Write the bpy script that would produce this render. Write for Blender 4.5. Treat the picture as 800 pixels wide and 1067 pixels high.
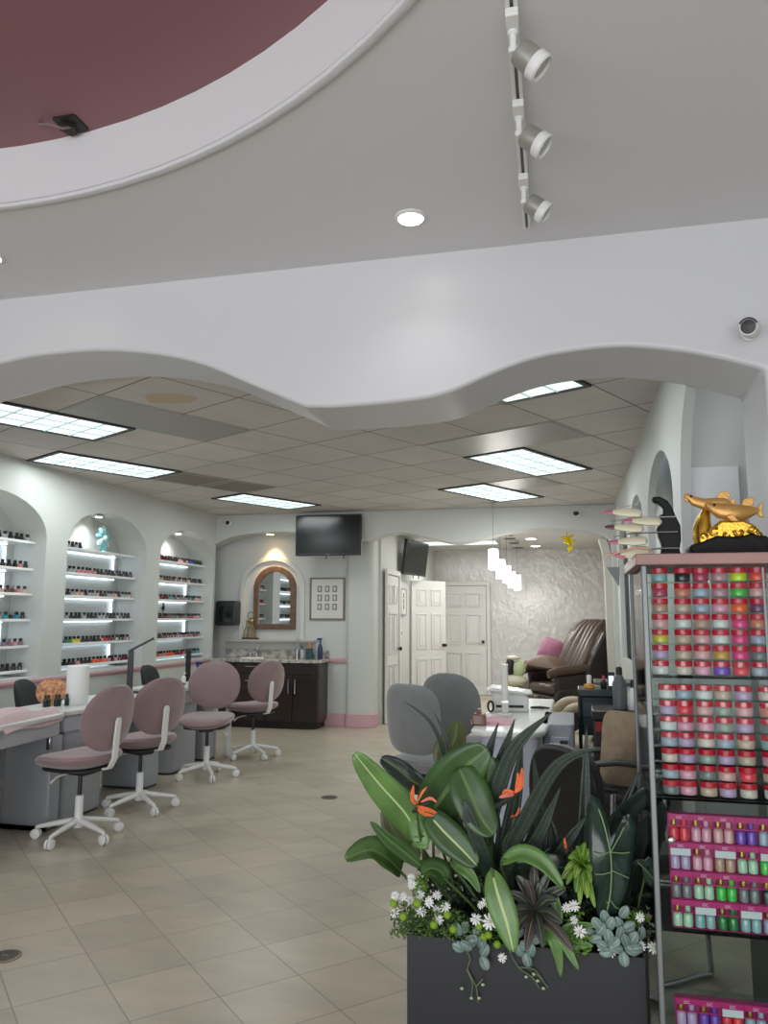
import bpy, bmesh, math, random
from mathutils import Vector, Matrix
random.seed(7)
for _o in list(bpy.data.objects): bpy.data.objects.remove(_o)
SC = bpy.context.scene; COL = SC.collection
V = Vector; PI = math.pi

# ---------------------------------------------------------------- camera
EYE = V((0, 0, 1.45)); FPX = 807.35; PITCH, ROLL, YAW = 0.134213, -0.003075, 0.235652
def _axes():
    cp, sp = math.cos(PITCH), math.sin(PITCH)
    r, f, u = V((1, 0, 0)), V((0, cp, sp)), V((0, -sp, cp))
    cr, sr = math.cos(ROLL), math.sin(ROLL)
    T = Matrix.Rotation(YAW, 3, 'Z')
    return T @ (cr*r - sr*u), T @ (sr*r + cr*u), T @ f
CR, CU, CF = _axes()
cam = bpy.data.objects.new('camera', bpy.data.cameras.new('camera')); COL.objects.link(cam)
cam.matrix_world = Matrix.Translation(EYE) @ Matrix((CR, CU, -CF)).transposed().to_4x4()
cam.data.sensor_fit = 'VERTICAL'; cam.data.sensor_height = 24; cam.data.lens = 24*FPX/1067
cam.data.clip_start = .05; cam.data.clip_end = 100
SC.camera = cam
def at(px, py, Y):
    """the point at distance Y along the room that the photograph shows at px, py (measuring aid)"""
    d = CF + CR*((px-400)/FPX) - CU*((py-533.5)/FPX)
    return EYE + d*(Y/d.y)

# ---------------------------------------------------------------- light
def lin(c):
    c = c/255
    return c/12.92 if c <= .04045 else ((c+.055)/1.055)**2.4
def rgb(r, g, b): return (lin(r), lin(g), lin(b), 1)
W_ = bpy.data.worlds.new('world'); SC.world = W_; W_.use_nodes = True
W_.node_tree.nodes['Background'].inputs[0].default_value = (.75, .85, 1, 1)
W_.node_tree.nodes['Background'].inputs[1].default_value = .9
def area(name, loc, target, sx, sy, power, color=(1, 1, 1), spread=180):
    l = bpy.data.lights.new(name, 'AREA'); l.shape = 'RECTANGLE'; l.size = sx; l.size_y = sy; l.energy = power; l.color = color
    l.spread = math.radians(spread)
    o = bpy.data.objects.new(name, l); COL.objects.link(o); o.location = loc
    o.rotation_euler = (V(target)-V(loc)).to_track_quat('-Z', 'Y').to_euler(); return o
area('storefront_daylight', (-1.2, -3.2, 1.7), (-1.2, 3, 1.2), 6.0, 2.9, 95, (.93, .96, 1))
area('front_ceiling_fill', (-1.2, -3.1, .5), (-1.2, 1.2, 3.1), 7.0, 1.2, 90, (1, .97, .93))  # added fill light, aimed upward to brighten the front ceiling
SC.view_settings.view_transform = 'Standard'; SC.view_settings.look = 'None'
SC.view_settings.exposure = 0.5; SC.view_settings.gamma = 1; SC.view_settings.use_curve_mapping = False
try:
    SC.cycles.use_denoising = True; SC.cycles.max_bounces = 8; SC.cycles.transparent_max_bounces = 24
    SC.cycles.sample_clamp_indirect = 6
except Exception: pass

# ---------------------------------------------------------------- materials
_M = {}
def mat(name, col=(200, 200, 200), rough=.5, metal=0, emit=None, strength=0, coat=0, sheen=0, bump=0, bscale=60, var=0, vscale=6, spec=.5):
    if name in _M: return _M[name]
    m = bpy.data.materials.new(name); m.use_nodes = True; nt = m.node_tree; b = nt.nodes['Principled BSDF']; _M[name] = m
    b.inputs['Base Color'].default_value = rgb(*col); b.inputs['Roughness'].default_value = rough; b.inputs['Metallic'].default_value = metal
    b.inputs['Coat Weight'].default_value = coat; b.inputs['Sheen Weight'].default_value = sheen
    b.inputs['Specular IOR Level'].default_value = spec
    if emit: b.inputs['Emission Color'].default_value = rgb(*emit); b.inputs['Emission Strength'].default_value = strength
    if bump or var:
        tc = nt.nodes.new('ShaderNodeTexCoord')
    if var:
        n = nt.nodes.new('ShaderNodeTexNoise'); n.inputs['Scale'].default_value = vscale; n.inputs['Detail'].default_value = 5
        nt.links.new(tc.outputs['Object'], n.inputs['Vector'])
        r = nt.nodes.new('ShaderNodeValToRGB'); r.color_ramp.elements[0].position = .3; r.color_ramp.elements[1].position = .7
        lo = tuple(max(0, c*(1-var)) for c in col); hi = tuple(min(255, c*(1+var)) for c in col)
        r.color_ramp.elements[0].color = rgb(*lo); r.color_ramp.elements[1].color = rgb(*hi)
        nt.links.new(n.outputs['Fac'], r.inputs['Fac']); nt.links.new(r.outputs['Color'], b.inputs['Base Color'])
    if bump:
        n = nt.nodes.new('ShaderNodeTexNoise'); n.inputs['Scale'].default_value = bscale; n.inputs['Detail'].default_value = 4
        nt.links.new(tc.outputs['Object'], n.inputs['Vector'])
        bp = nt.nodes.new('ShaderNodeBump'); bp.inputs['Strength'].default_value = bump; bp.inputs['Distance'].default_value = .005
        nt.links.new(n.outputs['Fac'], bp.inputs['Height']); nt.links.new(bp.outputs['Normal'], b.inputs['Normal'])
    return m
def glass(name, tint=(235, 240, 240), refl=.12):
    if name in _M: return _M[name]
    m = bpy.data.materials.new(name); m.use_nodes = True; nt = m.node_tree; nt.nodes.clear(); _M[name] = m
    o = nt.nodes.new('ShaderNodeOutputMaterial'); mx = nt.nodes.new('ShaderNodeMixShader')
    t = nt.nodes.new('ShaderNodeBsdfTransparent'); t.inputs[0].default_value = rgb(*tint)
    g = nt.nodes.new('ShaderNodeBsdfGlossy'); g.inputs['Roughness'].default_value = .04
    lw = nt.nodes.new('ShaderNodeLayerWeight'); lw.inputs['Blend'].default_value = refl
    nt.links.new(lw.outputs['Fresnel'], mx.inputs[0]); nt.links.new(t.outputs[0], mx.inputs[1]); nt.links.new(g.outputs[0], mx.inputs[2])
    nt.links.new(mx.outputs[0], o.inputs[0]); return m
def grid_mat(name, size, rot, origin, col, grout, line, rough, var=.06, bump=.15, coat=0, warm=None, vscale=1.3, stretch=1):
    """square tiles laid at an angle, origin at a joint crossing"""
    m = bpy.data.materials.new(name); m.use_nodes = True; nt = m.node_tree; b = nt.nodes['Principled BSDF']; _M[name] = m
    tc = nt.nodes.new('ShaderNodeNewGeometry'); mp = nt.nodes.new('ShaderNodeMapping'); mp.vector_type = 'TEXTURE'
    mp.inputs['Location'].default_value = (origin[0], origin[1], 0); mp.inputs['Rotation'].default_value = (0, 0, rot)
    nt.links.new(tc.outputs['Position'], mp.inputs['Vector'])
    br = nt.nodes.new('ShaderNodeTexBrick'); br.offset = 0; br.squash = 1
    for k, v in (('Scale', 1), ('Mortar Size', line), ('Mortar Smooth', .3), ('Bias', 0), ('Brick Width', size), ('Row Height', size)): br.inputs[k].default_value = v
    lo = [c*(1-var) for c in col]; hi = [min(255, c*(1+var)) for c in col]
    br.inputs['Color1'].default_value = rgb(*lo); br.inputs['Color2'].default_value = rgb(*hi); br.inputs['Mortar'].default_value = rgb(*grout)
    nt.links.new(mp.outputs['Vector'], br.inputs['Vector'])
    n = nt.nodes.new('ShaderNodeTexNoise'); n.inputs['Scale'].default_value = vscale; n.inputs['Detail'].default_value = 7; n.inputs['Roughness'].default_value = .65
    mp2 = nt.nodes.new('ShaderNodeMapping'); mp2.inputs['Rotation'].default_value = (0, 0, -rot); mp2.inputs['Scale'].default_value = (1, stretch, 1)
    nt.links.new(tc.outputs['Position'], mp2.inputs['Vector']); nt.links.new(mp2.outputs['Vector'], n.inputs['Vector'])
    r = nt.nodes.new('ShaderNodeValToRGB'); r.color_ramp.elements[0].position = .3; r.color_ramp.elements[1].position = .72
    r.color_ramp.elements[0].color = (.85, .85, .85, 1); r.color_ramp.elements[1].color = (1.1, 1.08, 1.05, 1) if warm is None else warm
    nt.links.new(n.outputs['Fac'], r.inputs['Fac'])
    mx = nt.nodes.new('ShaderNodeMix'); mx.data_type = 'RGBA'; mx.blend_type = 'MULTIPLY'; mx.inputs[0].default_value = 1
    nt.links.new(br.outputs['Color'], mx.inputs[6]); nt.links.new(r.outputs['Color'], mx.inputs[7]); nt.links.new(mx.outputs[2], b.inputs['Base Color'])
    bp = nt.nodes.new('ShaderNodeBump'); bp.invert = True; bp.inputs['Strength'].default_value = bump; bp.inputs['Distance'].default_value = .01
    nt.links.new(br.outputs['Fac'], bp.inputs['Height']); nt.links.new(bp.outputs['Normal'], b.inputs['Normal'])
    b.inputs['Roughness'].default_value = rough; b.inputs['Coat Weight'].default_value = coat
    return m

# ---------------------------------------------------------------- mesh helpers
class MB:
    def __init__(s): s.v = []; s.f = []; s.mi = []; s.cur = 0
    def add(s, vs, fs, mi=None):
        n = len(s.v); s.v += [tuple(v) for v in vs]
        for f in fs: s.f.append(tuple(i+n for i in f)); s.mi.append(s.cur if mi is None else mi)
        return s
    def box(s, c, d, rz=0, M=None):
        x, y, z = d[0]/2, d[1]/2, d[2]/2; R = Matrix.Rotation(rz, 3, 'Z') if M is None else M
        vs = [V(c)+R @ V((a*x, b*y, e*z)) for a in (-1, 1) for b in (-1, 1) for e in (-1, 1)]
        return s.add(vs, [(0, 1, 3, 2), (4, 6, 7, 5), (0, 4, 5, 1), (2, 3, 7, 6), (0, 2, 6, 4), (1, 5, 7, 3)])
    def tube(s, pts, r, n=10, cap=True, flat=1):
        pts = [V(p) for p in pts]; rs = r if isinstance(r, (list, tuple)) else [r]*len(pts); rings = []; prev = None
        for i, p in enumerate(pts):
            t = (pts[min(i+1, len(pts)-1)]-pts[max(i-1, 0)]).normalized()
            if prev is None: a = t.orthogonal().normalized()
            else: a = (prev - t*prev.dot(t)).normalized()
            prev = a; b = t.cross(a)
            rings.append([p+(a*math.cos(k*2*PI/n)+b*math.sin(k*2*PI/n)*flat)*rs[i] for k in range(n)])
        vs = [v for g in rings for v in g]; fs = []
        for i in range(len(pts)-1):
            for k in range(n): fs.append((i*n+k, i*n+(k+1) % n, (i+1)*n+(k+1) % n, (i+1)*n+k))
        if cap: fs.append(tuple(range(n-1, -1, -1))); fs.append(tuple((len(pts)-1)*n+k for k in range(n)))
        return s.add(vs, fs)
    def lathe(s, c, prof, n=20, axis=None, sy=1, mis=None):
        """prof = [(radius, height)...] about c; axis = direction of height"""
        c = V(c); q = V((0, 0, 1)).rotation_difference(V(axis)) if axis is not None else None; vs = []; 
        for r, h in prof:
            for k in range(n):
                p = V((r*math.cos(k*2*PI/n), r*sy*math.sin(k*2*PI/n), h))
                if q: p = q @ p
                vs.append(c+p)
        n0 = len(s.v); s.v += [tuple(v) for v in vs]
        for i in range(len(prof)-1):
            for k in range(n):
                s.f.append((n0+i*n+k, n0+i*n+(k+1) % n, n0+(i+1)*n+(k+1) % n, n0+(i+1)*n+k)); s.mi.append(mis[i] if mis else s.cur)
        s.f.append(tuple(n0+k for k in range(n-1, -1, -1))); s.mi.append(mis[0] if mis else s.cur)
        s.f.append(tuple(n0+(len(prof)-1)*n+k for k in range(n))); s.mi.append(mis[-1] if mis else s.cur)
        return s
    def prism(s, poly, a, b, axis='y'):
        """poly of 2D points extruded from a to b along axis"""
        def P(u, v, w): return {'y': (u, w, v), 'x': (w, u, v), 'z': (u, v, w)}[axis]
        n = len(poly); vs = [P(u, v, a) for u, v in poly]+[P(u, v, b) for u, v in poly]
        fs = [tuple(range(n)), tuple(range(2*n-1, n-1, -1))]+[(i, i+n, (i+1) % n+n, (i+1) % n) for i in range(n)]
        return s.add(vs, fs)
    def ell(s, c, r, n=14, m=9, M=None):
        vs = []; M = M or Matrix.Identity(3)
        for i in range(m+1):
            t = PI*i/m
            for k in range(n):
                a = 2*PI*k/n; vs.append(V(c)+M @ V((r[0]*math.sin(t)*math.cos(a), r[1]*math.sin(t)*math.sin(a), r[2]*math.cos(t))))
        fs = []
        for i in range(m):
            for k in range(n): fs.append((i*n+k, (i+1)*n+k, (i+1)*n+(k+1) % n, i*n+(k+1) % n))
        return s.add(vs, fs)
    def xf(s, M):
        s.v = [tuple(M @ V(v)) for v in s.v]; return s
def rrect(x0, y0, x1, y1, r, k=5):
    out = []
    for cx, cy, a0 in ((x1-r, y1-r, 0), (x0+r, y1-r, 90), (x0+r, y0+r, 180), (x1-r, y0+r, 270)):
        for i in range(k+1):
            a = math.radians(a0+90*i/k); out.append((cx+r*math.cos(a), cy+r*math.sin(a)))
    return out
def obj(name, mb, m, parent=None, smooth=None, bevel=0, loc=None, solid=0, sub=0, seg=2):
    me = bpy.data.meshes.new(name); me.from_pydata([tuple(v) for v in mb.v], [], mb.f)
    ms = m if isinstance(m, (list, tuple)) else [m]
    for q in ms: me.materials.append(q)
    for p, i in zip(me.polygons, mb.mi): p.material_index = min(i, len(ms)-1)
    bm = bmesh.new(); bm.from_mesh(me); bmesh.ops.remove_doubles(bm, verts=bm.verts, dist=1e-6)
    bmesh.ops.recalc_face_normals(bm, faces=bm.faces); bm.to_mesh(me); bm.free()
    o = bpy.data.objects.new(name, me); COL.objects.link(o)
    if loc is not None: o.location = loc
    if parent is not None: o.parent = parent
    if solid: d = o.modifiers.new('s', 'SOLIDIFY'); d.thickness = solid; d.offset = 0
    if bevel: d = o.modifiers.new('b', 'BEVEL'); d.width = bevel; d.segments = seg; d.limit_method = 'ANGLE'; d.angle_limit = math.radians(40)
    if sub: d = o.modifiers.new('u', 'SUBSURF'); d.levels = sub; d.render_levels = sub
    if smooth or smooth is None:
        me.shade_smooth()
        try: me.set_sharp_from_angle(angle=math.radians(38))
        except Exception: pass
    return o
def thing(name, label, cat, loc=(0, 0, 0), rz=0, group=None):
    o = bpy.data.objects.new(name, None); COL.objects.link(o); o.location = loc; o.rotation_euler = (0, 0, rz)
    o.empty_display_size = .05; return tag(o, label, cat, group)
def tag(o, label, cat, group=None, kind=None):
    o['label'] = label; o['category'] = cat
    if group: o['group'] = group
    if kind: o['kind'] = kind
    return o
def struct(name, mb, m, parent=None, **k):
    o = obj(name, mb, m, parent, **k)
    if parent is None: o['kind'] = 'structure'
    return o
def dup(root, loc, rz=None, label=None, group=None):
    r = root.copy(); COL.objects.link(r); r.location = loc
    if rz is not None: r.rotation_euler = (0, 0, rz)
    if label: r['label'] = label
    if group: r['group'] = group
    for ch in list(root.children):
        c = ch.copy(); COL.objects.link(c); c.parent = r
        for g in list(ch.children):
            d = g.copy(); COL.objects.link(d); d.parent = c
    return r
ORD = 'first second third fourth fifth sixth seventh eighth ninth tenth eleventh twelfth thirteenth fourteenth fifteenth sixteenth seventeenth eighteenth nineteenth twentieth twenty-first twenty-second twenty-third twenty-fourth twenty-fifth twenty-sixth'.split()

# ---------------------------------------------------------------- shared materials
WALL = mat('wall_paint', (198, 200, 196), .55, bump=.05, bscale=40)
HEAD = mat('header_paint', (208, 208, 210), .35, bump=.03, bscale=12)
CEILF = mat('ceiling_paint', (216, 215, 216), .6)
PINKT = mat('pink_trim', (200, 160, 166), .45)
DOORM = mat('door_paint', (214, 213, 209), .4)
WHITE = mat('white_plastic', (225, 225, 222), .35)
WGLOSS = mat('white_lacquer', (232, 232, 230), .25)
BLACK = mat('black_plastic', (22, 22, 24), .4)
CHROME = mat('chrome', (200, 200, 205), .18, 1)
ALU = mat('aluminium', (120, 124, 124), .45, .7)
TUBE = mat('fluorescent_diffuser', (240, 250, 252), .4, emit=(226, 246, 244), strength=.78)
LEDM = mat('led_strip', (240, 250, 255), .4, emit=(220, 240, 255), strength=2.6)
BULB = mat('lamp_face', (255, 255, 250), .3, emit=(255, 252, 240), strength=9)
# ================================================================ STRUCTURE
CZ, FZ, RZ_ = 2.835, 3.09, 2.72          # tiled ceiling, front ceiling, rear ceiling
XL, XR = -4.75, .555                     # side walls of the salon
YH, YB = 3.3, 3.76                       # front header, both faces
FLOOR = grid_mat('floor_tiles', .34, math.radians(46.5), (-1.617, 3.68), (184, 174, 156), (154, 144, 128), .004, .3, .035, .08, vscale=2.2, stretch=2.5)
struct('floor', MB().box((-1.5, 6, -.05), (9.5, 20, .1)), FLOOR)
GA = math.radians(61.88); GO = V((-2.3187, 3.9245, CZ))
CTILE = grid_mat('ceiling_tiles', .61, GA, GO, (206, 202, 198), (120, 115, 110), .007, .8, .025, .3, vscale=1.0)
struct('ceiling', MB().box((-2.3, 6.85, CZ+.04), (5.75, 6.5, .08)), CTILE)

def arch_profile(y0, y1, z0, zs, za, n=16):
    """opening outline from (y0,z0) over the arch to (y1,z0)"""
    pts = [(y0, z0)]
    for i in range(n+1):
        t = PI-PI*i/n; c = (y0+y1)/2; pts.append((c+(y1-y0)/2*math.cos(t), zs+(za-zs)*math.sin(t)))
    return pts+[(y1, z0)]
def strips(mb, prof, top, a, b, axis):
    """wall between an outline below and a level top; the thickness runs from a to b"""
    for (u0, v0), (u1, v1) in zip(prof, prof[1:]):
        if abs(u1-u0) < 1e-6: continue
        mb.prism([(u0, v0), (u1, v1), (u1, top), (u0, top)], a, b, axis)
def wall_sheet(prof, top, a, b, axis):
    """one closed solid: outline (left to right) plus level top, extruded a..b"""
    return MB().prism(prof+[(prof[-1][0], top), (prof[0][0], top)], a, b, axis)
def smoothpts(P, k=5):
    out = []
    for i in range(len(P)-1):
        p0 = P[max(i-1, 0)]; p1 = P[i]; p2 = P[i+1]; p3 = P[min(i+2, len(P)-1)]
        for j in range(k):
            t = j/k; out.append(tuple(.5*((2*p1[d])+(-p0[d]+p2[d])*t+(2*p0[d]-5*p1[d]+4*p2[d]-p3[d])*t*t+(-p0[d]+3*p1[d]-3*p2[d]+p3[d])*t**3) for d in range(len(p1))))
    return out+[tuple(P[-1])]
# front header with its two shallow arches
LA = smoothpts([(-4.6, 1.9), (-4.1, 2.33), (-3.5, 2.6), (-2.838, 2.745), (-2.45, 2.772), (-2.117, 2.752), (-1.75, 2.673), (-1.447, 2.538), (-1.168, 2.409)], 4)
RA = smoothpts([(-.62, 2.412), (-.489, 2.437), (-.277, 2.518), (-.07, 2.572), (.209, 2.588), (.438, 2.555), (.622, 2.505), (.79, 2.444)], 4)
hp = [(-6.2, 0), (-4.6, 0)]+LA+[(-1.04, 2.4), (-.8, 2.402)]+RA+[(.79, 0), (2.6, 0)]
hd = struct('wall_header', wall_sheet(hp, FZ+.1, YH, YB, 'y'), HEAD, bevel=.018, seg=3)
# left wall with three arched shelf niches
niches = [(4.86, 6.28), (6.60, 8.04), (8.36, 9.78)]
lw = [(YB-.02, 0)]
for a, b in niches: lw += [(a, 0)] if False else []
def niche_wall(name, x0, x1, spans, ya, yb, z0, zs, za, top, mtl):
    """wall with niches cut from z0 up; lower wall is solid"""
    mb = MB(); mb.prism([(ya, 0), (yb, 0), (yb, z0), (ya, z0)], x0, x1, 'x')
    p = [(ya, z0)]
    for a, b in spans: p += arch_profile(a, b, z0, zs, za)
    p += [(yb, z0)]
    mb.prism(p+[(yb, top), (ya, top)], x0, x1, 'x')
    return struct(name, mb, mtl)
wl = niche_wall('wall_left', XL, XL-.35, niches, YB-.01, 9.84, .9, 2.17, 2.53, CZ, WALL)
struct('wall_alcove_left', MB().box((-5.15, 10.05, 1.42), (.1, .5, 2.84)), WALL)
struct('wall_left_back', MB().box((XL-.37, 7, 1.4), (.04, 6.8, 2.9)), WALL, parent=wl)
# right wall: open arch beside the header, then three niches
wr = niche_wall('wall_right', XR, XR+.05, [(4.42, 5.84), (6.2, 7.6), (7.95, 9.35)], 4.15, 10, 1.0, 2.12, 2.48, CZ, WALL)
ap = smoothpts([(4.15, 1.6), (4.14, 1.9), (4.10, 2.14), (4.02, 2.32), (3.9, 2.45), (3.755, 2.545)], 4)
struct('wall_arch_spandrel', MB().prism([(4.15, CZ)]+ap+[(3.755, CZ)], XR, XR+.05, 'x'), WALL, parent=wr)
struct('wall_right_back', MB().box((XR+.22, 7.2, 1.4), (.04, 5.6, 2.9)), WALL, parent=wr)
struct('wall_side', MB().box((2.0, 5.5, 1.6), (.1, 5, 3.2)), WALL)
area('side_room_fill', (1.3, 3.95, 3.0), (1.3, 3.95, 0), 1.0, .3, 1.6, (.95, .98, 1))  # unseen fill light added to brighten the alcove behind the open arch
struct('wall_side_far', MB().box((1.3, 4.33, 1.6), (1.36, .1, 3.2)), WALL)
struct('ceiling_side', MB().box((1.3, 4.0, CZ+.3), (1.6, .9, .06)), CEILF)
struct('wall_partition', MB().box((.73, 4.24, 1.11), (.24, .06, 2.22)), mat('partition_paint', (228, 230, 228), .5))
# back wall, sink side
BW = 10.2
wb = struct('wall_back', MB().box((-4.03, BW+.1, 1.42), (2.3, .2, 2.84)), WALL)
struct('wall_pier', MB().prism(rrect(-2.96, BW-.06, -2.58, BW+.42, .06), 0, CZ, 'z'), WALL)
# header across the back: shallow arches over the sink and the rear room
bh = smoothpts([(-5.1, 2.3), (XL, 2.44), (-4.6, 2.5), (-4.42, 2.545), (-4.1, 2.575), (-3.72, 2.58), (-3.3, 2.54), (-2.95, 2.49)], 3)+smoothpts([(-2.58, 2.44), (-2.45, 2.50), (-2.25, 2.535), (-2.05, 2.53), (-1.671, 2.434), (-1.5, 2.395), (-1.359, 2.39), (-1.1, 2.43), (-.8, 2.5), (-.384, 2.545), (0, 2.53), (.315, 2.478), (.46, 2.41), (.5, 2.3)], 3)+[(.5, 0), (.9, 0)]
struct('wall_back_header', wall_sheet(bh, CZ, 9.82, 10.13, 'y'), WALL, bevel=.01)
# mirror niche on the back wall: raised arched surround
fr = arch_profile(-4.52, -3.56, 1.12, 1.84, 2.28, 20); inn = arch_profile(-4.46, -3.62, 1.12, 1.82, 2.22, 20)
mb = MB()
for i in range(len(fr)-1):
    mb.prism([fr[i], fr[i+1], inn[i+1], inn[i]], BW-.035, BW+.01, 'y')
struct('trim_niche', mb, WALL, bevel=.006)
struct('trim_ledge', MB().box((-4.04, BW-.05, 1.115), (1.3, .12, .035)), mat('ledge_stone', (170, 168, 162), .4), bevel=.006)
# rear room
WP = mat('damask_wallpaper', (176, 172, 168), .35, .2)
def damask():
    nt = WP.node_tree; b = nt.nodes['Principled BSDF']
    g = nt.nodes.new('ShaderNodeNewGeometry'); mp = nt.nodes.new('ShaderNodeMapping'); mp.inputs['Scale'].default_value = (9, 9, 7)
    nt.links.new(g.outputs['Position'], mp.inputs[0])
    n = nt.nodes.new('ShaderNodeTexNoise'); n.inputs['Scale'].default_value = .9; n.inputs['Detail'].default_value = 2; n.inputs['Distortion'].default_value = 2.2
    w = nt.nodes.new('ShaderNodeTexWave'); w.wave_type = 'RINGS'; w.inputs['Scale'].default_value = .55; w.inputs['Distortion'].default_value = 7; w.inputs['Detail'].default_value = 2; w.inputs['Detail Scale'].default_value = 1.4
    nt.links.new(mp.outputs[0], n.inputs[0]); nt.links.new(mp.outputs[0], w.inputs[0])
    a = nt.nodes.new('ShaderNodeMath'); a.operation = 'MULTIPLY'; nt.links.new(n.outputs['Fac'], a.inputs[0]); nt.links.new(w.outputs['Fac'], a.inputs[1])
    r = nt.nodes.new('ShaderNodeValToRGB'); r.color_ramp.elements[0].color = rgb(192, 189, 187); r.color_ramp.elements[1].color = rgb(203, 201, 199); r.color_ramp.elements[1].position = .55
    nt.links.new(a.outputs[0], r.inputs[0]); nt.links.new(r.outputs[0], b.inputs['Base Color'])
    bp = nt.nodes.new('ShaderNodeBump'); bp.inputs['Strength'].default_value = .6; bp.inputs['Distance'].default_value = .012
    nt.links.new(a.outputs[0], bp.inputs['Height']); nt.links.new(bp.outputs[0], b.inputs['Normal'])
damask()
struct('wall_rear', MB().box((-.9, 14.98, 1.36), (3.7, .16, 2.74)), WP)
struct('wall_rear_left', MB().box((-2.65, 12.7, 1.36), (.2, 4.5, 2.72)), WALL)
struct('wall_rear_right', MB().box((.78, 12.5, 1.36), (.2, 5.1, 2.72)), mat('rear_right_paint', (200, 194, 184), .5))
struct('ceiling_rear', MB().box((-.95, 12.6, RZ_+.04), (3.6, 4.96, .08)), mat('rear_ceiling', (205, 205, 200), .6))
# arched casing beside the rear room
pr = smoothpts([(.44, 0), (.42, 1.0), (.42, 1.6), (.415, 2.0), (.40, 2.25), (.36, 2.42)], 4)
mb = MB()
for (u0, v0), (u1, v1) in zip(pr, pr[1:]): mb.prism([(u0, v0), (u0+.09, v0), (u1+.09, v1), (u1, v1)], 9.98, 10.3, 'y')
struct('trim_arch_casing', mb, mat('casing_cream', (198, 194, 186), .5))
# front room
struct('wall_front_left', MB().box((-6.1, 0, 1.6), (.2, 7, 3.3)), WALL)
struct('wall_front_right', MB().box((2.5, 0, 1.6), (.2, 7, 3.3)), WALL)
mb = MB(); mb.box((-1.8, -2.9, .15), (8.8, .12, .3)); mb.box((-1.8, -2.9, 3.05), (8.8, .12, .3))
for x in (-6, -4.4, -2.8, -.9, 1, 2.4): mb.box((x, -2.9, 1.6), (.1, .12, 3.2))
struct('wall_storefront', mb, ALU)
# front ceiling with the round raised opening
DC, DR = V((-2.12, -.12)), 2.62
N = 96; mb = MB(); sq = []
circ = [(DC.x+DR*math.cos(2*PI*k/N), DC.y+DR*math.sin(2*PI*k/N)) for k in range(N)]
X0, X1, Y0, Y1 = -6.3, 2.7, -3.2, 3.35
for k in range(N):
    a = 2*PI*k/N; dx, dy = math.cos(a), math.sin(a)
    t = min([((X1-DC.x)/dx) if dx > 1e-9 else 1e9, ((X0-DC.x)/dx) if dx < -1e-9 else 1e9, ((Y1-DC.y)/dy) if dy > 1e-9 else 1e9, ((Y0-DC.y)/dy) if dy < -1e-9 else 1e9])
    sq.append((DC.x+dx*t, DC.y+dy*t))
for k in range(N):
    j = (k+1) % N
    mb.add([(*circ[k], FZ), (*circ[j], FZ), (*sq[j], FZ), (*sq[k], FZ)], [(0, 1, 2, 3)])
fc = struct('ceiling_front', mb, CEILF, smooth=False)
mb = MB(); DZ = 3.345
for k in range(N):
    j = (k+1) % N
    mb.add([(*circ[k], FZ), (*circ[j], FZ), (*circ[j], DZ), (*circ[k], DZ)], [(0, 1, 2, 3)])
struct('ceiling_drum', mb, CEILF, parent=fc)
mb = MB(); rr = .03
for k in range(N):
    for q in range(1): pass
pts = []
ring = []
for k in range(N):
    a = 2*PI*k/N; ring.append([(DC.x+(DR+rr*.6*math.cos(b))*math.cos(a), DC.y+(DR+rr*.6*math.cos(b))*math.sin(a), FZ-.002+.014*math.sin(b)) for b in [2*PI*i/8 for i in range(8)]])
vs = [v for g in ring for v in g]; mb.add(vs, [(k*8+i, k*8+(i+1) % 8, ((k+1) % N)*8+(i+1) % 8, ((k+1) % N)*8+i) for k in range(N) for i in range(8)])
struct('trim_drum_rim', mb, HEAD)
struct('ceiling_drum_top', MB().prism(circ, DZ, DZ+.05, 'z'), mat('wine_pink_paint', (134, 92, 97), .5), parent=fc)
struct('roof_cover', MB().box((-1.8, 1, 3.55), (9.5, 9, .08)), CEILF, parent=fc)
# chair rails and baseboards
mb = MB(); xs = XL
segs = [(YB, 4.86)]+[(niches[i][1], niches[i+1][0]) for i in range(2)]+[(9.78, 10.2)]
for a, b in [(YB, 9.82)]:
    mb.box((XL+.012, (a+b)/2, .868), (.024, b-a, .032)); mb.box((XL+.006, (a+b)/2, .842), (.012, b-a, .02))
struct('trim_chair_rail', mb, PINKT, bevel=.006)
struct('trim_back_rail', MB().box((-3.08, BW-.015, .868), (.28, .03, .05)).box((-3.08, BW-.01, .835), (.28, .02, .02)), PINKT, bevel=.005)
struct('baseboard_left', MB().box((XL+.015, 7, .08), (.03, 6.4, .16)), PINKT, bevel=.004)
struct('baseboard_back', MB().box((-3.1, BW-.015, .085), (.3, .03, .17)), PINKT, bevel=.004)
struct('baseboard_pier', MB().prism(rrect(-2.975, BW-.085, -2.565, BW+.43, .07), 0, .17, 'z'), PINKT, bevel=.004)

# ---------------------------------------------------------------- ceiling fittings of the diagonal grid
def gp(a, b, z=CZ):
    c, s = math.cos(GA), math.sin(GA); return V((GO.x+.61*(a*c-b*s), GO.y+.61*(a*s+b*c), z))
def gbox(mb, a0, a1, b0, b1, z0, z1):
    pts = [gp(a0, b0), gp(a1, b0), gp(a1, b1), gp(a0, b1)]
    return mb.prism([(p.x, p.y) for p in pts], z0, z1, 'z')
DARK = mat('fixture_rim', (52, 52, 52), .5)
lights = [((-1, 1, 2, 3), 'long lit ceiling panel cut off by the photo edge above the first arched niche'),
          ((1, 3, 4, 5), 'lit ceiling panel above the arched niche with the teal ornament'),
          ((5, 7, 5, 6), 'lit ceiling panel nearest the sink and the wall television'),
          ((1, 3, -3, -2), 'lit ceiling panel partly hidden by the arch of the white header'),
          ((5, 7, -1, 0), 'large lit ceiling panel in the middle of the three on the right'),
          ((7, 9, 1, 2), 'lit ceiling panel just before the rear header, beside the pendant cord')]
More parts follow.
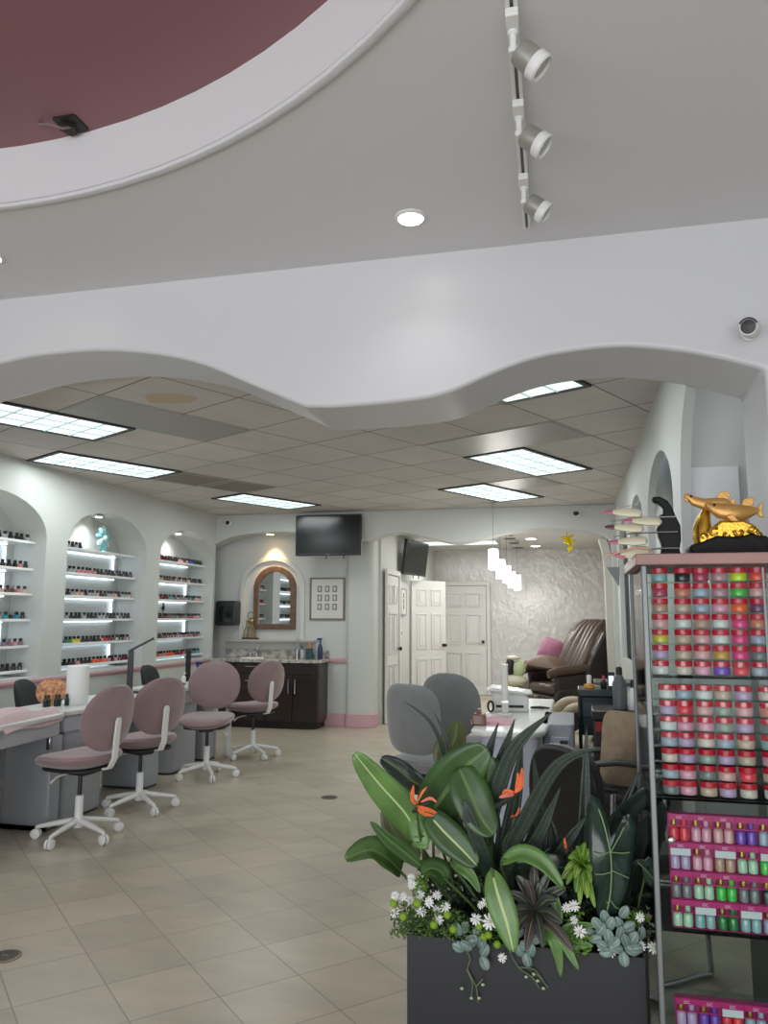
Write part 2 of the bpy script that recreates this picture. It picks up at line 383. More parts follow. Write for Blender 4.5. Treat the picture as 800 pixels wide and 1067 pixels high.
for (a0, a1, b0, b1), lab in lights:
    c = gp((a0+a1)/2, (b0+b1)/2)
    t = thing('ceiling_light', lab, 'ceiling light', (0, 0, 0), 0, 'fluorescent ceiling panels')
    mb = MB(); e = .05
    for q in ((a0, a1, b0, b0+e), (a0, a1, b1-e, b1), (a0, a0+e, b0+e, b1-e), (a1-e, a1, b0+e, b1-e)): gbox(mb, *q, CZ-.014, CZ+.002)
    obj('frame', mb, DARK, t)
    mb = MB(); nx, ny = 6, 3
    gbox(mb, a0+e, a1-e, b0+e, b1-e, CZ-.006, CZ-.001)
    d = obj('diffuser', mb, TUBE, t)
    mb = MB()
    for i in range(1, nx): x = a0+e+(a1-a0-2*e)*i/nx; gbox(mb, x-.011, x+.011, b0+e, b1-e, CZ-.012, CZ-.005)
    for i in range(1, ny): y = b0+e+(b1-b0-2*e)*i/ny; gbox(mb, a0+e, a1-e, y-.011, y+.011, CZ-.0125, CZ-.0055)
    obj('louver_grid', mb, mat('louver_white', (190, 200, 202), .5, emit=(170, 205, 205), strength=.34), d)
    area('panel_light', (c.x, c.y, CZ-.03), (c.x, c.y, 0), 1.1, .5, 9.5, (.93, .99, 1)).rotation_euler = (0, 0, GA)
GREY = mat('grey_ceiling_panel', (160, 158, 153), .35)
for (a0, a1, b0, b1), lab in [((0, 2, 1, 2), 'dark grey double panel set in the ceiling beside the stained tile'), ((4, 5, -2, 0), 'dark grey ceiling panel beside the large lit panel'), ((7, 8, 0, 1), 'small dark grey ceiling panel behind the large lit panel')]:
    mb = gbox(MB(), a0+.03, a1-.03, b0+.03, b1-.03, CZ-.006, CZ+.002)
    tag(obj('ceiling_panel', mb, GREY, bevel=.002), lab, 'ceiling panel', 'grey ceiling panels')
for k, a in enumerate((3, 4)):
    t = thing('ceiling_vent', ['slatted return air vent touching the lit panel above the middle niche', 'slatted return air vent farther from the lit panel than its twin'][k], 'vent', (0, 0, 0), 0, 'ceiling vents')
    mb = MB(); e = .06; a0, a1, b0, b1 = a+.04, a+.96, 4.04, 4.96
    for q in ((a0, a1, b0, b0+e), (a0, a1, b1-e, b1), (a0, a0+e, b0+e, b1-e), (a1-e, a1, b0+e, b1-e)): gbox(mb, *q, CZ-.012, CZ)
    obj('frame', mb, mat('vent_paint', (150, 144, 136), .5), t)
    mb = MB()
    for i in range(11): x = a0+e+(a1-a0-2*e)*(i+.5)/11; gbox(mb, x-.02, x+.02, b0+e, b1-e, CZ-.012, CZ-.004)
    obj('slats', mb, mat('vent_slat', (140, 132, 122), .5), t)
mb = gp(.54, .57); st = MB(); pr = [(.17*(1+.12*math.sin(3*a)+.08*math.cos(5*a))*math.cos(a)+mb.x, .12*(1+.1*math.sin(2*a))*math.sin(a)+mb.y) for a in [2*PI*i/28 for i in range(28)]]
st.prism(pr, CZ-.002, CZ-.0005, 'z'); o = obj('water_stain', st, mat('stain_brown', (196, 178, 152), .8)); tag(o, 'tan water stain on a ceiling tile near the header', 'stain')

def downlight(x, y, z, r, lab, grp, strength=None, power=0, color=(1, 1, 1)):
    t = thing('downlight', lab, 'downlight', (x, y, z), 0, grp)
    mb = MB(); mb.lathe((0, 0, 0), [(r*1.25, 0), (r*1.25, -.006), (r*1.02, -.012), (r, -.004)], 28); obj('trim_ring', mb, WHITE, t)
    mb = MB(); mb.lathe((0, 0, -.0045), [(r*.98, 0), (r*.98, -.004), (r*.6, -.012), (.001, -.016)], 24); obj('lens', mb, BULB, t)
    if power:
        l = bpy.data.lights.new('downlight_glow', 'SPOT'); l.energy = power; l.spot_size = math.radians(120); l.spot_blend = .8; l.color = color; l.shadow_soft_size = r
        q = bpy.data.objects.new('downlight_glow', l); COL.objects.link(q); q.location = (x, y, z-.03)
    return t
downlight(-.6, 2.955, FZ, .052, 'round lit downlight in the front ceiling between header and spotlight track', 'front ceiling downlights', power=4)
downlight(-2.56, 2.86, FZ, .052, 'round lit downlight at the edge of the photo under the pink drum', 'front ceiling downlights', power=4)
downlight(-.606, 12.77, RZ_, .085, 'nearer round downlight in the rear room ceiling', 'rear room downlights', power=18)
downlight(-.592, 14.1, RZ_, .085, 'farther round downlight in the rear room ceiling, by the patterned wall', 'rear room downlights', power=18)
SINKL = mat('warm_lamp', (255, 220, 160), .3, emit=(255, 205, 130), strength=12)
t = thing('downlight', 'small warm recessed lamp glowing above the arched mirror', 'downlight', (-4.02, 10.0, 2.575))
obj('trim_ring', MB().lathe((0, 0, .012), [(.07, 0), (.07, -.015), (.055, -.02), (.052, -.01)], 24), WHITE, t)
obj('lens', MB().lathe((0, 0, .0), [(.05, 0), (.05, -.006), (.01, -.012)], 20), SINKL, t)
l = bpy.data.lights.new('mirror_spot', 'SPOT'); l.energy = 22; l.color = (1, .68, .34); l.spot_size = math.radians(75); l.spot_blend = .9; l.shadow_soft_size = .03
q = bpy.data.objects.new('mirror_spot', l); COL.objects.link(q); q.location = (-4.02, 10.02, 2.53); q.rotation_euler = (V((0, .3, -1))).to_track_quat('-Z', 'Y').to_euler()
for i, (y0, y1) in enumerate(niches):
    yc = (y0+y1)/2
    t = thing('downlight', 'small niche lamp at the crown of the ' + ['first arched niche, partly out of the photo', 'arched niche holding the teal ornament', 'arched niche nearest the sink'][i], 'downlight', (XL-.16, yc, 2.515), 0, 'niche lamps')
    obj('trim_ring', MB().lathe((0, 0, 0), [(.05, 0), (.05, -.012), (.038, -.014)], 20), WHITE, t)
    obj('lens', MB().lathe((0, 0, -.008), [(.036, 0), (.034, -.01), (.004, -.012)], 18), BULB, t)
    l = bpy.data.lights.new('niche_spot', 'SPOT'); l.energy = 9; l.spot_size = math.radians(125); l.spot_blend = .8; l.shadow_soft_size = .03
    q = bpy.data.objects.new('niche_spot', l); COL.objects.link(q); q.location = (XL-.16, yc, 2.49); q.rotation_euler = V((-.25, 0, -1)).to_track_quat('-Z', 'Y').to_euler()
# rear room strips and vents
for (a, b, w, yc, lab) in [(-1.78, -1.05, .5, 11.75, 'lit strip panel in the rear ceiling nearest the arch'), (-2.42, -1.2, .5, 13.1, 'long lit strip panel in the rear ceiling above the open door')]:
    t = thing('ceiling_light', lab, 'ceiling light', ((a+b)/2, yc, RZ_), 0, 'rear strip panels')
    obj('frame', MB().box((0, 0, -.012), (b-a+.06, w+.06, .024)), WHITE, t); obj('diffuser', MB().box((0, 0, -.027), (b-a, w, .008)), TUBE, t)
    area('rear_panel_light', ((a+b)/2, yc, RZ_-.05), ((a+b)/2, yc, 0), b-a, .5, 15, (.97, .98, .95))
for k, (x, y) in enumerate([(-.942, 12.7), (-.93, 13.5), (-.921, 14.4)]):
    t = thing('ceiling_vent', 'small dark speaker grille in the rear ceiling, ' + ['nearest the arch', 'middle of the row of three', 'nearest the patterned wall'][k], 'grille', (x, y, RZ_), 0, 'rear ceiling grilles')
    obj('rim', MB().lathe((0, 0, 0), [(.1, 0), (.1, -.01), (.085, -.012)], 20), mat('grille_rim', (120, 118, 112), .5), t)
    obj('mesh_face', MB().lathe((0, 0, -.01), [(.085, 0), (.083, -.004), (.01, -.008)], 18), mat('grille_dark', (70, 68, 64), .6), t)

# ---------------------------------------------------------------- doors
def panel_door(w, h, mb, t=.04):
    """six-panel slab, local x along the width from 0, front face at -t/2"""
    mb.box((w/2, 0, h/2), (w, t, h))
def six_panels(w, h, t=.04):
    mb = MB()
    cols = [(.11*w/.8, w/2-.045), (w/2+.045, w-.11*w/.8)]
    for z0, z1 in [(.2, .78), (.92, 1.5), (1.62, h-.13)]:
        for a, b in cols:
            f = .025
            for s in (-1, 1):
                y = s*(t/2+.004)
                mb.box(((a+b)/2, y, z0+f/2), (b-a, .012, f)); mb.box(((a+b)/2, y, z1-f/2), (b-a, .012, f))
                mb.box((a+f/2, y, (z0+z1)/2), (f, .012, z1-z0-2*f)); mb.box((b-f/2, y, (z0+z1)/2), (f, .012, z1-z0-2*f))
                mb.box(((a+b)/2, s*(t/2+.002), (z0+z1)/2), (b-a-.11, .01, z1-z0-.11))
    return mb
def door(name, loc, rz, w, h, knobx, cased=True):
    r = bpy.data.objects.new(name, None); COL.objects.link(r); r.location = loc; r.rotation_euler = (0, 0, rz); r['kind'] = 'structure'
    mb = MB(); panel_door(w, h, mb); obj('door_slab', mb, DOORM, r, bevel=.003)
    obj('door_panels', six_panels(w, h), DOORM, r, bevel=.004)
    mb = MB()
    for s in (-1, 1):
        mb.lathe((knobx, 0, .98), [(.026, .02), (.024, .028), (.01, .032), (.01, .055), (.026, .062), (.03, .075), (.024, .088), (.004, .092)], 16, axis=(0, s, 0))
    obj('door_handle', mb, mat('bronze_knob', (45, 38, 34), .35, .8), r)
    if cased:
        mb = MB(); c = .07
        mb.prism([(-c-.01, 0), (-.01, 0), (-.01, h+.01), (w+.01, h+.01), (w+.01, 0), (w+.01+c, 0), (w+.01+c, h+.01+c), (-c-.01, h+.01+c)], -.045, -.005, 'y')
        obj('door_frame', mb, DOORM, r, bevel=.006)
    return r
door('door_1', (-2.52, 10.62, .005), PI/2, .72, 2.03, .66)
door('door_2', (-2.52, 12.4, .005), math.radians(50), .72, 2.03, .66, cased=False)
door('door_3', (-2.43, 14.87, .005), 0, .86, 2.03, .8)
# ================================================================ SHELF NICHES AND POLISH BOTTLES
SHX = XL-.115                                   # front edge of the shelves
SHM = WGLOSS
NICHE = ['first niche', 'ornament niche', 'sink-side niche']
shelf_z = [.96, 1.18, 1.42, 1.655, 1.885, 2.135]
ROWN = ['bottom', 'second lowest', 'third lowest', 'third highest', 'second highest', 'top']
CC = {'black': (28, 26, 28), 'charcoal': (58, 54, 56), 'wine': (110, 22, 42), 'red': (178, 26, 40), 'pink': (205, 96, 120), 'rose': (196, 132, 134), 'nude': (200, 164, 146), 'white': (222, 220, 216), 'mauve': (140, 104, 122),
      'blue': (44, 88, 160), 'teal': (40, 132, 138), 'green': (56, 130, 74), 'yellow': (216, 192, 56), 'orange': (224, 96, 52), 'silver': (160, 162, 166), 'brown': (108, 70, 56), 'purple': (94, 58, 128)}
def cm(n): return mat('polish_'+n, CC[n], .15, coat=.6)
_bot = {}
def bottle_mesh(colname, cap):
    k = (colname, cap)
    if k in _bot: return _bot[k]
    mb = MB(); h = .064
    mb.lathe((0, 0, 0), [(.020, 0), (.0235, .003), (.0235, .032), (.015, .036), (.0155, .037), (.0155, h)], 8, mis=[0, 0, 0, 0, 1, 1])
    o = obj('nail_polish_bottle', mb, [cm(colname), mat('cap_'+cap, {'black': (20, 20, 22), 'white': (220, 220, 218), 'grey': (130, 130, 132)}[cap], .3)])
    _bot[k] = o; o['used'] = 0; return o
def put_bottle(colname, cap, loc, label, group):
    o = bottle_mesh(colname, cap)
    if o['used']:
        o = o.copy(); COL.objects.link(o)
    else: o['used'] = 1
    o.location = loc; tag(o, label, 'nail polish', group); return o
rowcols = {
 (0, 0): ['mauve', 'wine', 'purple', 'charcoal'], (0, 1): ['mauve', 'rose'], (0, 2): ['silver', 'teal', 'charcoal'], (0, 3): ['nude', 'rose', 'brown'], (0, 4): ['charcoal', 'rose', 'black'], (0, 5): ['silver', 'charcoal', 'black'],
 (1, 0): ['black', 'charcoal', 'charcoal', 'orange', 'rose', 'wine'], (1, 1): ['blue', 'green', 'yellow', 'black', 'black', 'red', 'wine', 'black', 'mauve'], (1, 2): ['charcoal', 'silver', 'charcoal'], (1, 3): ['silver', 'charcoal', 'nude'], (1, 4): ['silver', 'rose', 'charcoal', 'charcoal'],
 (2, 0): ['wine', 'rose', 'orange', 'wine', 'blue', 'teal'], (2, 1): ['charcoal', 'brown', 'mauve', 'wine'], (2, 2): ['charcoal', 'brown', 'brown', 'green', 'wine', 'rose'], (2, 3): ['red', 'wine', 'teal', 'mauve', 'charcoal', 'rose'], (2, 4): ['nude', 'brown', 'nude', 'charcoal', 'black'], (2, 5): ['red', 'wine', 'black', 'rose', 'blue', 'charcoal']}
for ni, (a, b) in enumerate(niches):
    for si, z in enumerate(shelf_z):
        z += (0, 0, .0)[ni]
        w = b-a-.004
        s = MB().box(((SHX+XL-.35)/2, (a+b)/2, z-.0125), (abs(XL-.35-SHX), w, .025))
        sh = obj('wall_shelf', s, SHM, bevel=.003)
        tag(sh, f'white {ROWN[si]} shelf of the {NICHE[ni]}', 'shelf', 'arched niche shelves')
        # light strip under the shelf and every other one up the far side
        l = MB().box((XL-.32, (a+b)/2-.03, z-.03), (.012, w-.2, .012))
        strip = obj('light_strip', l, LEDM, sh)
        if si % 2 == ni % 2 or (ni == 0 and si == 5): obj('light_strip', MB().box((XL-.33, b-.14, z-.145), (.012, .014, .19)), LEDM, sh)
        if ni == 1 and si == 5: continue
        n = {0: 18, 1: 20, 2: 20}[ni]
        rc = rowcols[(ni, si)]
        if ni == 0: ks = range(9, n)
        else: ks = range(n)
        m = 0
        for k in ks:
            y = a+.06+(w-.12)*k/(n-1)
            c = rc[min(len(rc)-1, int(len(rc)*k/n))] if len(rc) > 3 or ni > 0 else rc[(k*7+si) % len(rc)]
            if len(rc) <= 3: c = rc[(k*5+k//3) % len(rc)]
            if random.random() < .12: c = random.choice(rc)
            cap = 'black' if ni != 0 or si in (4, 5, 0) else ('black' if k % 3 else 'grey')
            put_bottle(c, cap, (SHX-.035-random.random()*.012, y, z), f'{c} nail polish bottle, {ORD[m]} from the near end, {ROWN[si]} shelf, {NICHE[ni]}', f'polish bottles, {ROWN[si]} shelf, {NICHE[ni]}')
            m += 1
for k in range(4):
    put_bottle('charcoal' if k % 2 else 'silver', 'black', (SHX-.05, 6.84+.062*k, 2.135), f'small dark bottle, {ORD[k]} of four alone on the top shelf, ornament niche', 'four bottles on the top ornament shelf')
# teal ornament
t = thing('feather_ornament', 'teal and white rosette ornament on the top shelf of the middle niche', 'ornament', (SHX-.1, 7.5, 2.137))
TEAL = mat('teal_feather', (104, 160, 164), .5); PT = mat('pale_teal', (176, 204, 204), .5)
obj('stand', MB().lathe((0, 0, 0), [(.05, 0), (.05, .01), (.012, .02), (.01, .06)], 14), PT, t)
for k in range(9):
    a = 2*PI*k/9; mb = MB(); M = Matrix.Rotation(a, 3, 'X')
    mb.ell((.01*(k % 2), -.085*math.sin(a)*.9, .15+.085*math.cos(a)), (.022, .034, .06), 10, 7, M); obj('petal', mb, PT if k % 3 == 0 else TEAL, t)
obj('centre', MB().ell((.03, 0, .15), (.025, .035, .035)), PT, t)
# small black figure on a polish shelf in the last niche
t = thing('figurine', 'tiny black figure standing in the sink-side niche above the green bottles', 'figurine', (SHX-.10, 8.86, 1.42))
obj('body', MB().lathe((0, 0, 0), [(.03, 0), (.03, .006), (.006, .012), (.005, .09), (.018, .11), (.02, .15), (.008, .165)], 12), BLACK, t)
obj('head', MB().ell((0, 0, .18), (.015, .015, .018)), mat('figure_face', (150, 120, 100), .5), t)

# ================================================================ NAIL DESKS
DG = mat('desk_grey', (156, 160, 167), .28, coat=.2); DT = mat('desk_top', (208, 208, 206), .3); DAP = mat('desk_apron', (170, 172, 178), .3)
def nail_desk(y0, y1, xf, lab, post=False, zt=.78):
    t = thing('nail_desk', lab, 'nail desk', (xf, y0, 0), 0, 'nail desks along the arched wall')
    L = y1-y0; D = .52
    top = [(0, .06), (.03, 0), (.0, 0)]
    poly = [(-D, 0)]+[(-D, L)]+[(-.05, L), (-.015, L-.03), (-.0, L-.09), (.02, L*.75), (.03, L*.5), (.02, L*.25), (0, .09), (-.015, .03), (-.05, 0)]
    obj('tabletop', MB().prism(poly, zt-.035, zt, 'z'), DT, t, bevel=.008)
    ap = [(u-.03, v) for u, v in poly[2:]]; ap = [(u, min(max(v, .03), L-.03)) for u, v in ap]
    obj('apron', MB().prism(ap+[(u-.03, v) for u, v in reversed(ap)], zt-.15, zt-.035, 'z'), DAP, t, bevel=.005)
    for k, (a, b) in enumerate(((.04, .56) if y0 > 4 else (.36, .86), (L-.3, L-.04) if y0 > 4 else (L-.06, L-.03))):
        obj('pedestal', MB().prism([(u-D+.02, v+a) for u, v in rrect(0, 0, D-.07, b-a, .07)], .02, zt-.15, 'z'), DG, t, bevel=.004)
        obj('pedestal_foot', MB().prism([(u-D+.03, v+a+.01) for u, v in rrect(0, 0, D-.09, b-a-.02, .06)], 0, .02, 'z'), mat('kick_dark', (60, 62, 68), .5), t)
    obj('modesty_panel', MB().box((-D+.07, L/2, .4), (.02, L-.5, .5)), DG, t)
    obj('bracket', MB().box((-.06, L-.12, zt-.19), (.03, .02, .1)), CHROME, t, bevel=.004)
    if post: obj('end_panel', MB().prism(rrect(-.03, -.035, .03, .035, .028), 0, .80, 'z').xf(Matrix.Translation((.03, L+.02, 0))), WHITE, t, bevel=.02)
    return t
nail_desk(3.45, 4.9, -3.44, 'grey nail desk cut off by the photo edge under the pink towel')
nail_desk(4.93, 6.4, -3.47, 'grey nail desk holding the paper towel roll, behind the nearest pink chair')
nail_desk(6.66, 7.72, -3.56, 'grey nail desk farthest along the wall, nearest the sink', post=True)
# things on the desks
def cloth(w, d, h, seed, nx=26, ny=18, drop=0):
    rnd = random.Random(seed); ph = [rnd.random()*6 for _ in range(6)]; mb = MB(); vs = []
    for lay in (0, 1):
        for j in range(ny+1):
            for i in range(nx+1):
                x = (i/nx-.5)*w*(1+.03*math.sin(7*j/ny+ph[2])); y = (j/ny-.5)*d*(1+.05*math.sin(5*i/nx+ph[3])); z = h*(.55+.25*math.sin(9*i/nx+ph[0])+.2*math.sin(7*j/ny+3*i/nx+ph[1]))*(1-lay)
                if drop and i/nx > .72: z -= drop*((i/nx-.72)/.28)**1.4*(1)
                vs.append((x, y, max(z, (0 if not drop or i/nx <= .72 else -9)) + (.002 if lay == 0 else 0)-(0.004 if lay and drop and i/nx > .72 else 0)))
    n = (nx+1)*(ny+1); fs = []
    if drop:
        for j in range(ny+1):
            for i in range(nx+1):
                if i/nx > .72: x, y, z = vs[j*(nx+1)+i]; vs[n+j*(nx+1)+i] = (x-.006, y, z-.008)
    for lay in (0, 1):
        for j in range(ny):
            for i in range(nx):
                q = [lay*n+j*(nx+1)+i, lay*n+j*(nx+1)+i+1, lay*n+(j+1)*(nx+1)+i+1, lay*n+(j+1)*(nx+1)+i]; fs.append(tuple(q if lay == 0 else q[::-1]))
    for i in range(nx):
        fs.append((i, n+i, n+i+1, i+1)); k = ny*(nx+1); fs.append((k+i, k+i+1, n+k+i+1, n+k+i))
    for j in range(ny):
        a, b = j*(nx+1), (j+1)*(nx+1); fs.append((a, b, n+b, n+a)); a += nx; b += nx; fs.append((a, n+a, n+b, b))
    return mb.add(vs, fs)
TOW = mat('pink_towel', (198, 170, 172), .95, sheen=.4, bump=.6, bscale=260)
o = obj('hand_towel', cloth(.30, .62, .05, 3, drop=.07), TOW, loc=(-3.57, 4.52, .782)); o.rotation_euler = (0, 0, .1); tag(o, 'folded pink towel hanging over the edge of the left grey desk', 'towel', 'pink towels')
t = thing('paper_towel_roll', 'tall white paper towel roll standing on the grey desk', 'paper roll', (-3.68, 5.33, .78))
obj('paper', MB().lathe((0, 0, 0), [(.028, 0), (.08, 0), (.082, .004), (.082, .286), (.08, .29), (.024, .29), (.022, .27)], 40), mat('paper_white', (228, 228, 226), .9, bump=.2, bscale=150), t)
t = thing('table_fan', 'round orange straw fan propped among black bottles behind the paper roll', 'fan', (-3.84, 5.24, .78))
obj('face', MB().lathe((0, 0, .10), [(.105, -.004), (.11, 0), (.105, .006), (.03, .016), (.001, .018)], 30, axis=(.5, -.8, .5)), mat('orange_straw', (172, 122, 88), .7, bump=.8, bscale=60, var=.3, vscale=40), t)
obj('handle', MB().tube([(0, 0, .0), (0, 0, .05)], .012), BLACK, t)
for k in range(5):
    t = thing('product_bottle', f'small black product bottle beside the straw fan, {ORD[k]} counting towards the paper roll', 'bottle', (-3.80+.024*k-.02*(k % 2), 5.12+.03*k, .78), 0, 'bottles by the straw fan')
    obj('body', MB().lathe((0, 0, 0), [(.014, 0), (.016, .003), (.016, .05), (.008, .058)], 14), mat('bottle_green', (30, 52, 42), .2), t)
    obj('cap', MB().lathe((0, 0, .058), [(.009, 0), (.009, .025), (.007, .028)], 12), BLACK, t)
def desk_lamp(loc, rz, label, h=.36):
    t = thing('desk_lamp', label, 'lamp', loc, rz, 'black desk lamps')
    obj('base', MB().prism(rrect(-.09, -.05, .09, .05, .02), 0, .015, 'z'), BLACK, t, bevel=.004)
    obj('post', MB().box((0, 0, h/2+.01), (.05, .022, h)), BLACK, t, bevel=.004)
    M = Matrix.Rotation(-.5, 3, 'Y')
    a = obj('arm', MB().box(V((0, 0, h+.01))+M @ V((.10, 0, 0)), (.23, .035, .022), M=M), BLACK, t, bevel=.004)
    obj('light_bar', MB().box(V((0, 0, h+.01))+M @ V((.12, 0, -.013)), (.16, .02, .005), M=M), WHITE, a)
    return t
L1_ = desk_lamp((-3.78, 6.22, .78), .45, 'black angled desk lamp rising behind the second pink chair')
t = thing('tablet_stand', 'narrow black upright screen beside the blue spray bottle at the far desk', 'screen', (-3.9, 7.52, .78))
obj('screen', MB().box((0, 0, .16), (.05, .035, .32)), BLACK, t, bevel=.008); obj('foot', MB().prism(rrect(-.07, -.05, .07, .05, .02), 0, .012, 'z'), BLACK, t)
def spray_bottle(loc, label, body, headc, h=.2, rz=0):
    t = thing('spray_bottle', label, 'spray bottle', loc, rz, 'spray bottles')
    obj('body', MB().lathe((0, 0, 0), [(.03, 0), (.034, .006), (.034, h*.5), (.026, h*.66), (.013, h*.76), (.013, h*.82)], 18), body, t)
    mb = MB(); mb.lathe((0, 0, h*.82), [(.016, 0), (.016, .02), (.01, .026)], 12); mb.box((.012, 0, h*.82+.04), (.07, .022, .026)); mb.box((.035, 0, h*.82+.012), (.008, .014, .045))
    obj('trigger_head', mb, headc, t, bevel=.003); return t
BLUE = mat('blue_plastic', (28, 44, 120), .3)
spray_bottle((-3.84, 7.62, .78), 'blue spray bottle standing by the black screen on the far grey desk', BLUE, BLUE, .17)
t = thing('pump_bottle', 'small white pump bottle on the far grey desk', 'bottle', (-3.82, 7.28, .78))
obj('body', MB().lathe((0, 0, 0), [(.02, 0), (.022, .004), (.022, .06), (.008, .072)], 16), WHITE, t); obj('pump', MB().tube([(0, 0, .07), (0, 0, .1), (.025, 0, .1)], .005), WHITE, t)
t = thing('nail_tray', 'black rimmed tray lying on the far grey desk', 'tray', (-3.78, 7.0, .78))
obj('tray', MB().prism(rrect(-.06, -.16, .06, .16, .03), 0, .012, 'z'), BLACK, t, bevel=.004)
obj('insert', MB().prism(rrect(-.045, -.14, .045, .14, .02), .012, .02, 'z'), mat('tray_grey', (150, 150, 150), .4), t)

# ================================================================ CHAIRS
def rounded_pad(mb, sx, sy, sz, power=2.6, n=28, m=10, squash=None):
    """superellipse cushion"""
    def f(c, p): return math.copysign(abs(c)**(2/p), c)
    vs = []
    for i in range(m+1):
        u = -PI/2+PI*i/m
        for k in range(n):
            v = 2*PI*k/n; cu = f(math.cos(u), 2.4)
            vs.append((sx*cu*f(math.cos(v), power), sy*cu*f(math.sin(v), power), sz*f(math.sin(u), 2.4)))
    fs = [(i*n+k, i*n+(k+1) % n, (i+1)*n+(k+1) % n, (i+1)*n+k) for i in range(m) for k in range(n)]
    return vs, fs
def task_chair(loc, rz, label, fabric, frame, group, backp=2.2, bw=.235, bh=.235, tilt=.16, seat_h=.5, bz=.80, brace=True):
    """faces local +x"""
    t = thing('task_chair', label, 'chair', loc, rz, group)
    vs, fs = rounded_pad(None, .25, .24, .058, 3.0)
    out = []
    for x, y, z in vs:
        zz = z + .02*(y/.235)**2*1.2 + .03*max(0, -x/.245)**2 - (.018*max(0, x/.245)**3)
        out.append((x+.02, y, seat_h+zz))
    obj('seat', MB().add(out, fs), fabric, t)
    obj('seat_shell', MB().prism(rrect(-.2, -.19, .22, .19, .12), seat_h-.055, seat_h-.035, 'z'), mat('chair_underside', (36, 34, 34), .6), t, bevel=.006)
    vs, fs = rounded_pad(None, bw, bh, .038, backp)   # x->width(y), y->height(z)
    out = []
    for x, y, z in vs:
        d = z + .05*(x/bw)**2
        p = V((-.225, x, bz)) + V((d, 0, y)); p.x -= (p.z-.6)*tilt
        out.append(p)
    obj('backrest', MB().add(out, fs), fabric, t)
    if brace:
        P = [V(p) for p in ((.02, 0, seat_h-.05), (-.16, 0, seat_h-.05), (-.245, 0, seat_h-.035), (-.282, 0, seat_h+.03), (-.288, 0, seat_h+.14), (-.30, 0, seat_h+.27), (-.305, 0, seat_h+.29))]
        mb = MB(); vs = []; wd = [.05, .05, .05, .05, .05, .048, .03]
        for i, p in enumerate(P):
            tg = (P[min(i+1, 6)]-P[max(i-1, 0)]).normalized(); nn = V((tg.z, 0, -tg.x))
            for sy, sn in ((-1, -1), (1, -1), (1, 1), (-1, 1)): vs.append(p+V((0, sy*wd[i]/2, 0))+nn*sn*.008)
        fs = [(i*4+k, i*4+(k+1) % 4, i*4+4+(k+1) % 4, i*4+4+k) for i in range(6) for k in range(4)]+[(3, 2, 1, 0), (24, 25, 26, 27)]
        obj('back_support', mb.add(vs, fs), frame, t, bevel=.006)
    obj('lever', MB().tube([(.02, .05, seat_h-.07), (.05, .16, seat_h-.09), (.055, .2, seat_h-.12)], [.006, .006, .009], 8), frame, t)
    obj('mechanism', MB().box((.0, 0, seat_h-.075), (.16, .12, .035)), BLACK, t, bevel=.008)
    obj('gas_lift', MB().lathe((0, 0, .25), [(.014, 0), (.014, seat_h-.31)], 14), mat('lift_dark', (60, 60, 62), .3, .7), t)
    obj('column', MB().lathe((0, 0, .07), [(.03, 0), (.034, .01), (.03, .06), (.027, .07), (.027, .2), (.022, .205)], 20), frame, t)
    for k in range(5):
        a = 2*PI*k/5+.45; c, s = math.cos(a), math.sin(a); q = .27
        lg = obj('leg', MB().tube([(.02*c, .02*s, .115), (.12*c, .12*s, .10), (.25*c, .25*s, .078), (q*c, q*s, .072)], [.022, .019, .014, .012], 10), frame, t)
        mb = MB(); mb.tube([(q*c, q*s, .078), (q*c, q*s, .045)], .007, 8)
        ax = V((-s, c, 0)); cc = V((q*c, q*s, .032))
        for e in (-1, 1): mb.lathe(cc+ax*e*.004, [(.012, 0), (.030, .001), (.032, .004), (.032, .014), (.026, .018), (.006, .018)], 16, axis=ax*e)
        obj('caster', mb, frame, lg)
    return t
MAUVE = mat('mauve_fabric', (142, 118, 120), .95, sheen=.5, bump=.35, bscale=240, var=.03, vscale=10)
GREYF = mat('grey_fabric', (122, 124, 124), .95, sheen=.5, bump=.35, bscale=240, var=.03, vscale=10)
G = 'mauve task chairs at the nail desks'
task_chair((-3.2, 4.72, 0), math.radians(170), 'mauve swivel chair nearest the camera, its seat turned towards the desk', MAUVE, WHITE, G, bh=.215, bz=.785)
task_chair((-3.22, 5.5, 0), math.radians(155), 'second mauve swivel chair, its back overlapped by the nearest one', MAUVE, WHITE, G, bh=.215, bz=.785)
task_chair((-3.27, 6.72, 0), math.radians(-78), 'third mauve swivel chair, its round backrest facing the room fully', MAUVE, WHITE, G, bw=.25, bh=.22, bz=.80)
task_chair((-3.27, 7.78, 0), math.radians(150), 'farthest mauve swivel chair, standing in front of the dark sink cabinet', MAUVE, WHITE, G, bh=.215, bz=.785)
G = 'grey task chairs at the white table'
task_chair((-.9, 5.13, 0), math.radians(62), 'nearer grey swivel chair with squarish backrest beside the white table', GREYF, WHITE, G, backp=3.4, bw=.22, bh=.22, bz=.81, brace=False, tilt=.1)
task_chair((-.84, 5.97, 0), math.radians(78), 'farther grey swivel chair with rounder backrest beside the white table', GREYF, WHITE, G, backp=2.4, bw=.235, bh=.235, bz=.81, brace=False, tilt=.1)
# black mesh chairs of the technicians, behind the desks
MESH = mat('black_mesh', (30, 32, 34), .7, bump=.5, bscale=300)
for loc, rz, lab in (((-4.22, 5.8, 0), .25, 'black mesh office chair behind the desk with the paper roll'), ((-4.24, 7.78, 0), .1, 'black mesh office chair behind the far grey desk')):
    task_chair(loc, rz, lab, MESH, BLACK, 'black technician chairs', backp=3.2, bw=.2, bh=.2, bz=.72, seat_h=.45, tilt=.22)

